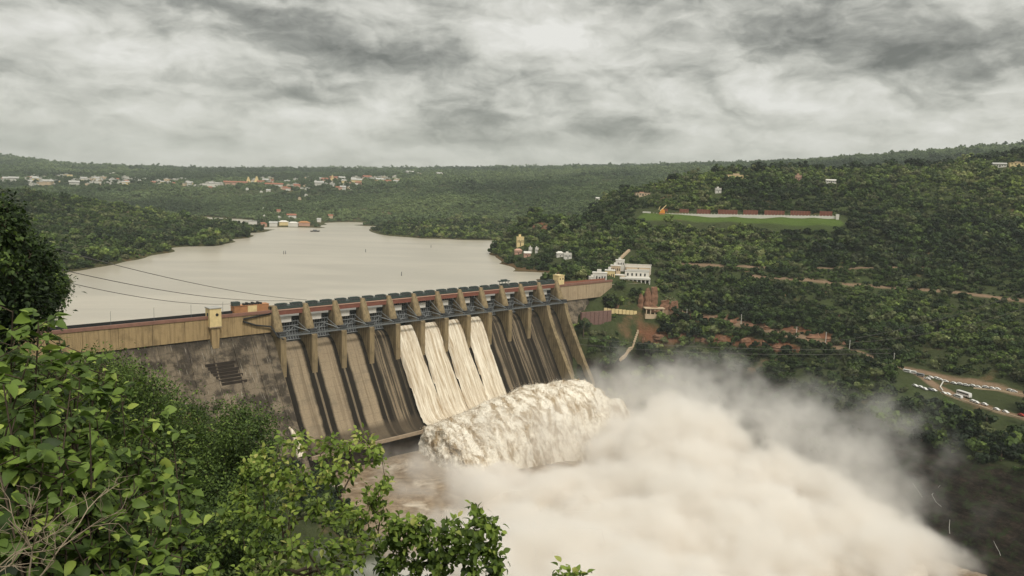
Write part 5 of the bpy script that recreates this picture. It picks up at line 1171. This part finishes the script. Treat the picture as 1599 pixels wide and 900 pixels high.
def mass(name, R_, label, cm='crown'):
    me = bpy.data.meshes.new(name); me.vertices.add(len(R_)); me.vertices.foreach_set('co', R_[:, :3].astype(np.float32).ravel()); me.update()
    for nm, col in (('s', 3), ('rz', 4)):
        a = me.attributes.new(nm, 'FLOAT', 'POINT'); a.data.foreach_set('value', R_[:, col].astype(np.float32))
    a = me.attributes.new('tone', 'FLOAT', 'POINT'); X_, Y_ = R_[:, 0], R_[:, 1]; sc_ = np.where(np.hypot(X_, Y_) > 1400, 330., 120.); a.data.foreach_set('value', np.clip((fbm(X_/sc_, Y_/sc_*.7, 4, 91)-.5)*2.8, -.4, .8).astype(np.float32))
    a = me.attributes.new('k', 'INT', 'POINT'); a.data.foreach_set('value', R_[:, 5].astype(np.int32)); me.materials.append(M['crown'])
    o = bpy.data.objects.new(name, me); COL.objects.link(o)
    ng = bpy.data.node_groups.new(name, 'GeometryNodeTree'); ng.interface.new_socket('Geometry', in_out='INPUT', socket_type='NodeSocketGeometry'); ng.interface.new_socket('Geometry', in_out='OUTPUT', socket_type='NodeSocketGeometry')
    gi = ng.nodes.new('NodeGroupInput'); go = ng.nodes.new('NodeGroupOutput')
    g2i = ng.nodes.new('GeometryNodeGeometryToInstance')
    for cr, tk in reversed(PROTO):
        oi = ng.nodes.new('GeometryNodeObjectInfo'); oi.transform_space = 'ORIGINAL'; oi.inputs['Object'].default_value = cr
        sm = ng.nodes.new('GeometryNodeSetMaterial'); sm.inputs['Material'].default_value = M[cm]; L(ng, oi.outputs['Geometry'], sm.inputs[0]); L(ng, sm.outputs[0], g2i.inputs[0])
    ip = ng.nodes.new('GeometryNodeInstanceOnPoints'); L(ng, gi.outputs[0], ip.inputs['Points']); L(ng, g2i.outputs[0], ip.inputs['Instance']); ip.inputs['Pick Instance'].default_value = True
    def na(nm, ty='FLOAT'):
        n_ = ng.nodes.new('GeometryNodeInputNamedAttribute'); n_.data_type = ty; n_.inputs[0].default_value = nm; return n_.outputs[0]
    L(ng, na('k', 'INT'), ip.inputs['Instance Index'])
    cr_ = ng.nodes.new('ShaderNodeCombineXYZ'); L(ng, na('rz'), cr_.inputs[2]); L(ng, cr_.outputs[0], ip.inputs['Rotation']); L(ng, na('s'), ip.inputs['Scale']); L(ng, ip.outputs[0], go.inputs[0])
    md = o.modifiers.new('woods', 'NODES'); md.node_group = ng; tag(o, label, 'woods', kind='stuff')
rr_ = np.hypot(R_[:, 0], R_[:, 1]); mass('forest', R_[rr_ < 1570], 'dense green scrub forest covering the near hills on both sides of the reservoir')
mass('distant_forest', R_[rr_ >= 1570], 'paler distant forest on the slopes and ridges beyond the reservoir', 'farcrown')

# ------------------------------------------------------------------ foreground plants
def leaf_shape(fold=.18, droop=.25):
    # ovate leaf along +x, unit length; returns verts, quads
    st = [(0, .03), (.18, .26), (.45, .36), (.75, .24), (1.0, .02)]
    V = []; F = []
    for x, w in st:
        z = -droop*x*x; V += [(x, w, z+fold*w), (x, 0, z), (x, -w, z+fold*w)]
    for i in range(len(st)-1):
        a = i*3; F += [(a, a+3, a+4, a+1), (a+1, a+4, a+5, a+2)]
    return np.array(V), np.array(F)
def place_leaves(name, P, X, Zn, S, tin, mat_, parent, kind='big'):
    if kind == 'big': LV, LF = leaf_shape()
    else: LV = np.array([(0, 0, 0), (.5, .30, .06), (1, 0, -.12), (.5, -.30, .06), (.5, 0, 0)]); LF = np.array([(0, 4, 2, 1), (0, 3, 2, 4)])
    X = X/np.linalg.norm(X, axis=1, keepdims=True); Y = np.cross(Zn, X); Y /= np.linalg.norm(Y, axis=1, keepdims=True)+1e-9; Z = np.cross(X, Y)
    S = S.reshape(-1, 1, 1)
    rl = np.random.default_rng(len(P)); cz = rl.uniform(.2, 2.6, (len(P), 1, 1)); wy = rl.uniform(.75, 1.2, (len(P), 1, 1)); tw_ = rl.normal(size=(len(P), 1, 1))*.35
    V = P[:, None]+S*(X[:, None]*LV[None, :, 0:1]+Y[:, None]*LV[None, :, 1:2]*wy+Z[:, None]*(LV[None, :, 2:3]*cz+LV[None, :, 0:1]*LV[None, :, 1:2]*tw_))
    n = len(P); k = len(LV); F = (LF[None]+(np.arange(n)*k)[:, None, None]).reshape(-1, 4)
    o = mesh_np(name, V.reshape(-1, 3), F, mat_, parent, smooth=(kind == 'big')); tint(o.data, np.repeat(tin, k)); return o
M['bigleaf'] = m_leaf('broad_leaf', [(.012, .024, .006), (.040, .072, .014), (.095, .152, .027), (.19, .28, .045), (.36, .44, .09)], 'tint', .3, .35)
M['smallleaf'] = m_leaf('small_leaf', [(.012, .023, .007), (.034, .060, .013), (.08, .125, .026), (.15, .22, .045), (.25, .32, .07)], 'tint', .25, .25)
M['youngleaf'] = m_leaf('young_leaf', [(.028, .05, .010), (.085, .135, .023), (.155, .225, .038), (.26, .35, .06), (.44, .44, .13)], 'tint', .35, .3)
def ground_at(x, y): return float(height(x, y))
def grow(base, tips, r0, rg, wob=.06):
    """skeleton: each tip joins the nearest lower node with a bent branch; returns nodes, parents, list of tip node ids"""
    nodes = [np.array(base, float)]; par = [-1]
    c_ = np.mean(tips, 0); top = nodes[0]+(c_-nodes[0])*.55
    for f in (.25, .5, .75, 1.0): nodes.append(nodes[0]*(1-f)+top*f+rg.normal(size=3)*.04*np.linalg.norm(top-nodes[0])*f); par.append(len(nodes)-2)
    ends = []
    for tp in sorted(list(tips), key=lambda q: np.linalg.norm(q-nodes[0])):
        A = np.array(nodes); dv = A-tp; dist = np.linalg.norm(dv*np.array([1, 1, .8]), axis=1)+np.where(A[:, 2] > tp[2]-.05*dist_scale, 2.5*dist_scale, 0)
        j = int(np.argmin(dist)); a = A[j]; Ld = np.linalg.norm(tp-a); n_ = max(2, min(6, int(Ld/(.35*dist_scale)))); prev = j
        for i in range(1, n_+1):
            f = i/n_; q_ = a*(1-f)+tp*f; q_[2] -= math.sin(f*math.pi)*Ld*.10; q_ = q_+rg.normal(size=3)*wob*Ld*(1 if i < n_ else 0)*.6
            nodes.append(q_); par.append(prev); prev = len(nodes)-1
        ends.append(prev)
    return np.array(nodes), par, ends
dist_scale = 1.0
def branches(nodes, par, r0, rt, k=5):
    w = np.zeros(len(nodes)); ch = [0]*len(nodes)
    for i in range(len(nodes)-1, -1, -1):
        if ch[i] == 0: w[i] = 1
        if par[i] >= 0: w[par[i]] += w[i]; ch[par[i]] += 1
    r = rt*(w**.45); r = np.minimum(r*(r0/max(r[0], 1e-6)) if r[0] > r0 else r, r0); mb = MB()
    for i in range(1, len(nodes)):
        p_ = par[i]; mb.tube([nodes[p_], nodes[i]], [min(r[p_], r[i]*1.25), r[i]], k, False)
    return mb
def unit(v): return v/np.linalg.norm(v, axis=-1, keepdims=True)

def big_leaf_shrub(tipspec, seed, label):
    """tall stems with opposite pairs of broad drooping leaves"""
    rg = np.random.default_rng(seed); tips = np.array([PD(*q) for q in tipspec]); m_ = tips.mean(0); gx_, gy_ = m_[0]*.97-.3, m_[1]*.97; base = np.array([gx_, gy_, ground_at(gx_, gy_)-.1])
    e_ = empty('broadleaf_shrub', tuple(base)); tag(e_, label, 'shrub')
    Pn, Xn, Sn, Tn = [], [], [], []; st = MB()
    for tp in tips:
        b0 = base+np.array([rg.normal()*.25, rg.normal()*.25, 0]); Ln = np.linalg.norm(tp-b0); nseg = 14; pts = []
        bend = rg.normal(size=3)*.05*Ln; bend[2] = 0
        for i in range(nseg+1):
            f = i/nseg; h_ = f**1.0; q_ = b0*(1-h_)+tp*h_+bend*math.sin(f*math.pi)+np.array([(tp[0]-b0[0]), (tp[1]-b0[1]), 0])*(-.18)*math.sin(f*math.pi); pts.append(q_)
        pts = np.array(pts); st.tube([tuple(q_-base) for q_ in pts], [.020*(1-.75*i/nseg)+.003 for i in range(nseg+1)], 5, False)
        # leaf nodes every ~.2 m on the upper 70 %
        seglen = np.linalg.norm(np.diff(pts, axis=0), axis=1); cum = np.concatenate([[0], np.cumsum(seglen)]); a0_ = rg.uniform(0, 3.14); s_ = cum[-1]*.12; j = 0
        while s_ < cum[-1]:
            i = min(np.searchsorted(cum, s_)-1, nseg-1); i = max(i, 0); f = (s_-cum[i])/(seglen[i]+1e-9); p_ = pts[i]*(1-f)+pts[i+1]*f; fr = s_/cum[-1]; rem = cum[-1]-s_
            size = rg.choice([rg.uniform(.10, .18), rg.uniform(.18, .30)])*(1 if rem > .35 else .45+rem)
            for h in (0, 1):
                if rg.uniform() < .12: continue
                a = a0_+j*1.571+h*math.pi+rg.normal()*.3; pet = .06+.05*rg.uniform(); dr = np.array([math.cos(a), math.sin(a), .2 if rem < .4 else rg.uniform(-.75, .15)])
                Pn.append(p_+unit(dr)*pet-base); Xn.append(dr+rg.normal(size=3)*.12); Sn.append(size*rg.uniform(.8, 1.15)); Tn.append(np.clip((.76 if rem < .5 else .50 if fr > .6 else .18)+rg.normal()*.18, 0, 1))  # tips paler; low leaves darkened, shade of the gaps put into the tint
            # short side shoot
            if rg.uniform() < .6 and fr > .2:
                a = rg.uniform(0, 6.28); d_ = np.array([math.cos(a), math.sin(a), .5])*rg.uniform(.25, .5); st.tube([tuple(p_-base), tuple(p_+d_-base)], [.009, .004], 4, False)
                for h in range(5):
                    a2 = rg.uniform(0, 6.28); Pn.append(p_+d_*rg.uniform(.6, 1)-base); Xn.append(np.array([math.cos(a2), math.sin(a2), rg.uniform(-.3, .3)])); Sn.append(rg.uniform(.12, .23)); Tn.append(np.clip(.5+rg.normal()*.17, 0, 1))
            s_ += rg.uniform(.11, .19); j += 1
    st.build('stem', M['bark'], e_, True)
    Pn = np.array(Pn); n = len(Pn); Z_ = unit(np.array([0, 0, 1.])+rg.normal(size=(n, 3))*.5)
    place_leaves('leaves', Pn, np.array(Xn), Z_, np.array(Sn), np.array(Tn), M['bigleaf'], e_)
    return e_
def fine_tree(name, base, tips, seed, label, cat, mt, per, leaf, spread, r0=.16, rt=.008, tmean=.42, tops=.25, kind='small', trunk='bark', group=None):
    """branch skeleton reaching surveyed tips, each tip clothed in leaves"""
    global dist_scale
    rg = np.random.default_rng(seed); base = np.array(base, float); tips = np.array(tips)
    dist_scale = max(.35, np.linalg.norm(tips.mean(0)-base)/6)
    nodes, par, ends = grow(base, tips, r0, rg); e_ = empty(name, tuple(base)); tag(e_, label, cat, group)
    branches(nodes-base, par, r0, rt).build('trunk', M[trunk], e_, True)
    E = nodes[ends]; Q = nodes[[par[i] for i in ends]]; n = len(E)*per
    idx_ = np.repeat(np.arange(len(E)), per); f = rg.uniform(0, 1, (n, 1)); C = E[idx_]*(1-f*.8)+Q[idx_]*f*.8+rg.normal(size=(n, 3))*spread*(.35+.65*rg.uniform(size=(n, 1)))
    out = unit(C-(Q[idx_]*.7+E[idx_]*.3)+rg.normal(size=(n, 3))*spread*.3); X = out+np.array([0, 0, -.25])+rg.normal(size=(n, 3))*.45; Z_ = unit(out*.5+np.array([0, 0, 1.])+rg.normal(size=(n, 3))*.45)
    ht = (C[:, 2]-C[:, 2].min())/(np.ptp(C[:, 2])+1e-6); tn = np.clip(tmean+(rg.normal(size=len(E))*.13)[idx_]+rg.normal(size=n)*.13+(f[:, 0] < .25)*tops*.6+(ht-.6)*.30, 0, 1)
    place_leaves('leaves', C-base, X, Z_, rg.uniform(.7, 1.25, n)*leaf, tn, M[mt], e_, kind); return e_
def tips_in(blobs, n, seed, shell=.55):
    rg = np.random.default_rng(seed); out = []
    w = np.array([b[3]*b[4] for b in blobs], float); w /= w.sum()
    for i in rg.choice(len(blobs), n, p=w):
        u, v, D, ru, rv, rd = blobs[i]; d = rg.normal(size=3); d /= np.linalg.norm(d); d *= rg.uniform(shell, 1.0)
        out.append(PD(u+d[0]*ru, v+d[1]*rv, D+d[2]*rd))
    return np.array(out)
# left: broad leaved shrubs
big_leaf_shrub([(20, 485, 10), (60, 500, 10.6), (-25, 520, 9.6), (45, 560, 9.2), (5, 600, 8.8)], 21, 'tallest broad leaved shrub at the far left edge, its tips just below the dark tree')
big_leaf_shrub([(95, 545, 11.2), (125, 590, 10.8), (75, 610, 10.2), (110, 640, 9.8)], 22, 'broad leaved shrub with bright leaves in front of the left wing of the dam')
big_leaf_shrub([(165, 570, 13.5), (190, 620, 12.8), (150, 640, 12.4), (210, 590, 13.8), (225, 650, 13)], 23, 'broad leaved shrub with yellow green tips right of the brightest leaves')
big_leaf_shrub([(30, 680, 8.8), (-10, 700, 8.6), (70, 700, 9.0), (100, 735, 9.0), (40, 770, 8.4), (5, 800, 8.2), (75, 800, 8.2)], 24, 'broad leaved shrub low in the left corner above the twigs')
big_leaf_shrub([(150, 700, 10), (180, 740, 10.2), (130, 770, 9.6), (215, 760, 10.4), (170, 810, 9.4), (110, 840, 8.6), (250, 730, 11)], 25, 'broad leaved shrub amid the left foliage in front of the fine leaved trees')
big_leaf_shrub([(245, 840, 9.4), (285, 870, 9.2), (215, 870, 9), (150, 880, 8.6), (330, 880, 9.4)], 26, 'low broad leaved shrub at the bottom edge of the picture')
big_leaf_shrub([(270, 680, 13), (245, 690, 12.5), (290, 720, 13), (240, 640, 13.4)], 27, 'thin broad leaved shrub with loose pale leaves near the dam masonry')
big_leaf_shrub([(110, 610, 9.8), (140, 660, 9.6), (90, 680, 9.4), (60, 640, 9.5), (160, 690, 9.9)], 61, 'dense broad leaved shrub in the heart of the left foliage')
big_leaf_shrub([(30, 540, 11), (80, 570, 11.4), (-10, 570, 10.6), (55, 600, 11), (105, 580, 11.8)], 62, 'broad leaved shrub half hidden behind the tallest one at the left edge')
big_leaf_shrub([(230, 790, 10.6), (270, 800, 11), (200, 820, 10), (300, 830, 11), (255, 760, 11.5)], 63, 'loose broad leaved shrub low down beside the dark fine leaved tree')
big_leaf_shrub([(62, 508, 12), (92, 528, 12.4), (128, 546, 12.6), (160, 562, 13), (185, 585, 13), (110, 560, 12.2), (75, 540, 12)], 64, 'tall broad leaved shrub whose tips overlap the left end of the dam parapet')
# dark tree at the left edge
def base_under(u, D, extra=0): p_ = PD(u, 800, D); return (p_[0], p_[1], ground_at(p_[0], p_[1])-.2+extra)
fine_tree('dark_tree', base_under(-30, 34), tips_in([(-5, 400, 33, 62, 78, 4), (20, 470, 33, 62, 42, 4), (38, 415, 34, 44, 40, 3), (5, 345, 33, 26, 32, 3), (0, 510, 33, 60, 40, 3), (60, 480, 34, 26, 34, 3)], 300, 3), 3, 'dark dense tree rising at the left edge above the broad leaved shrubs', 'tree', 'smallleaf', 70, .22, .42, .3, .014, .10, .1)
fine_tree('shore_tree', base_under(78, 75), tips_in([(80, 447, 74, 24, 32, 4), (66, 455, 73, 24, 26, 4)], 80, 33), 34, 'rounded mid green tree at the water edge beside the dark tree', 'tree', 'smallleaf', 90, .30, .6, .3, .02, .36, .2)
# mass of fine leaved trees in the middle left
fine_tree('fine_leaved_tree', base_under(215, 40), tips_in([(210, 640, 38, 62, 78, 5), (215, 730, 36, 70, 70, 5), (160, 600, 39, 60, 50, 5)], 260, 6), 7, 'fine leaved tree reaching over the foot of the left wing, behind the shrubs', 'tree', 'smallleaf', 95, .16, .46, .3, .012, .40, .3)
fine_tree('fine_leaved_tree', base_under(330, 44), tips_in([(335, 690, 42, 78, 62, 5), (310, 760, 40, 95, 70, 5), (390, 700, 43, 45, 60, 5), (270, 650, 43, 45, 50, 5), (400, 655, 44, 34, 26, 3)], 340, 8), 9, 'wide fine leaved tree in the middle, hiding the foot of the dam', 'tree', 'smallleaf', 100, .17, .50, .35, .012, .36, .25)
fine_tree('fine_leaved_tree', base_under(300, 30), tips_in([(300, 840, 29, 120, 55, 4), (200, 850, 29, 90, 60, 4), (390, 830, 31, 50, 65, 4)], 260, 10), 11, 'dark fine leaved tree at the bottom, between the shrubs and the young tree', 'tree', 'smallleaf', 90, .15, .42, .3, .012, .28, .2)
fine_tree('fine_leaved_tree', base_under(40, 26), tips_in([(40, 800, 24, 110, 120, 4), (60, 640, 26, 110, 90, 4)], 240, 12), 13, 'shaded fine leaved tree behind the broad leaved shrubs at the left', 'tree', 'smallleaf', 80, .14, .42, .25, .012, .22, .1)
# young tree with the open crown
yt = [(450, 690, 20), (475, 683, 20), (500, 690, 20.5), (520, 705, 20.5), (540, 694, 21), (560, 688, 21), (575, 706, 21), (590, 712, 21), (555, 725, 20.5), (530, 740, 20), (500, 730, 20), (480, 742, 19.5), (455, 730, 19.5), (430, 720, 20), (415, 735, 20), (440, 755, 19.5), (470, 765, 19), (410, 765, 20),
      (590, 780, 20), (600, 760, 20.5), (575, 775, 20), (560, 800, 19.5), (540, 790, 19.5), (585, 805, 20), (520, 815, 19), (495, 800, 19), (450, 800, 19), (425, 810, 19.5), (400, 800, 20), (395, 840, 19.5), (420, 860, 19), (450, 850, 18.8), (480, 850, 18.6), (510, 860, 18.6), (540, 850, 18.8),
      (570, 845, 19), (595, 850, 19.4), (555, 880, 18.6), (500, 890, 18.4), (430, 890, 18.6), (390, 880, 19)]
tp_ = []
_r = random.Random(5)
for u, v, D in yt:
    for j in range(4): tp_.append(PD(u+_r.gauss(0, 8), v+_r.gauss(0, 7), D+_r.gauss(0, .5)))
fine_tree('young_tree', base_under(468, 20.5), tp_, 14, 'slim young tree with bright leaves and an open crown in front of the river', 'tree', 'youngleaf', 15, .16, .13, .14, .008, .50, .45, 'big')
# sprigs on the right
def sprig(spec, u, D, seed, label, per=15, tm=.35):
    t_ = []
    for (a, b) in spec:
        for j in range(4): t_.append(PD(a+_r.gauss(0, 6), b+_r.gauss(0, 6), D+_r.gauss(0, .25)))
    return fine_tree('leafy_sapling', base_under(u, D+.5), t_, seed, label, 'sapling', 'youngleaf', per, .16, .11, .06, .006, tm, .35, 'big')
sprig([(748, 800), (742, 822), (760, 815), (735, 845), (755, 850), (768, 828), (740, 872), (762, 860), (770, 885), (745, 890), (778, 893)], 750, 17, 41, 'tallest sapling shoot standing against the pale spray')
sprig([(707, 815), (700, 835), (715, 840), (690, 850), (722, 862), (705, 870), (690, 885)], 706, 17.5, 42, 'shorter sapling left of the tallest shoot against the spray')
sprig([(620, 815), (640, 825), (660, 822), (610, 840), (640, 850), (665, 850), (625, 875), (655, 880), (680, 870), (600, 880), (680, 893)], 645, 18.5, 43, 'bushy sapling between the young tree and the two shoots', 26, .32)
sprig([(896, 898), (905, 903), (885, 902)], 896, 16, 44, 'tiny sapling tip just showing at the bottom edge before the spray', 10)
sprig([(380, 740), (400, 715), (370, 770), (385, 800), (350, 800), (360, 840), (340, 860), (330, 890)], 370, 24, 45, 'light green sapling left of the young tree', 26, .5)
# bare twigs, lower left
e_ = empty('bare_shrub', tuple(PD(30, 1000, 7.0))); b0 = np.array(e_.location)
mb = MB(); _r = random.Random(9)
def tw(p_, d, ln, r, lv):
    pts = [p_]; q_ = p_
    for i in range(3):
        d = unit(d+np.array([_r.gauss(0, .25), _r.gauss(0, .2), _r.gauss(0, .18)])); q_ = q_+d*ln/3; pts.append(q_)
    mb.tube([tuple(x-b0) for x in pts], [r, r*.85, r*.75, r*.6], 5, False)
    if lv:
        for i in range(3): tw(pts[_r.choice((1, 2, 3))], unit(d+np.array([_r.gauss(0, .7), _r.gauss(0, .3), _r.gauss(0, .5)])), ln*.62, r*.62, lv-1)
for (u, v, du, dv) in ((0, 890, 50, -30), (60, 905, 60, -70), (10, 880, 60, -30), (65, 900, 35, -55)):
    a = PD(u-20, v+20, 7.6); b = PD(u+du, v+dv, 7.6); tw(a, unit(b-a), np.linalg.norm(b-a), .011, 3)
mb.build('twigs', M['twig'], e_, True); tag(e_, 'leafless shrub of pale bare twigs in the bottom left corner', 'shrub')
# ------------------------------------------------------------------ air between the viewpoint and the far hills
mb = MB(); mb.box(-7200, 7200, -7200, 7200, -122, max(330, float(TZ.max())+25)); hm_ = bpy.data.materials.new('thin_haze'); hm_.use_nodes = True; t = hm_.node_tree; t.nodes.clear()
pv = N(t, 'ShaderNodeVolumePrincipled'); pv.inputs['Color'].default_value = (.76, .83, .84, 1); pv.inputs['Density'].default_value = 7.0e-5; pv.inputs['Anisotropy'].default_value = .2
ou = N(t, 'ShaderNodeOutputMaterial'); L(t, pv.outputs[0], ou.inputs['Volume'])
hz_ = mb.build('haze', hm_); tag(hz_, 'thin pale haze lying over the whole valley', 'haze', kind='stuff')
#@@OBJECTS2@@
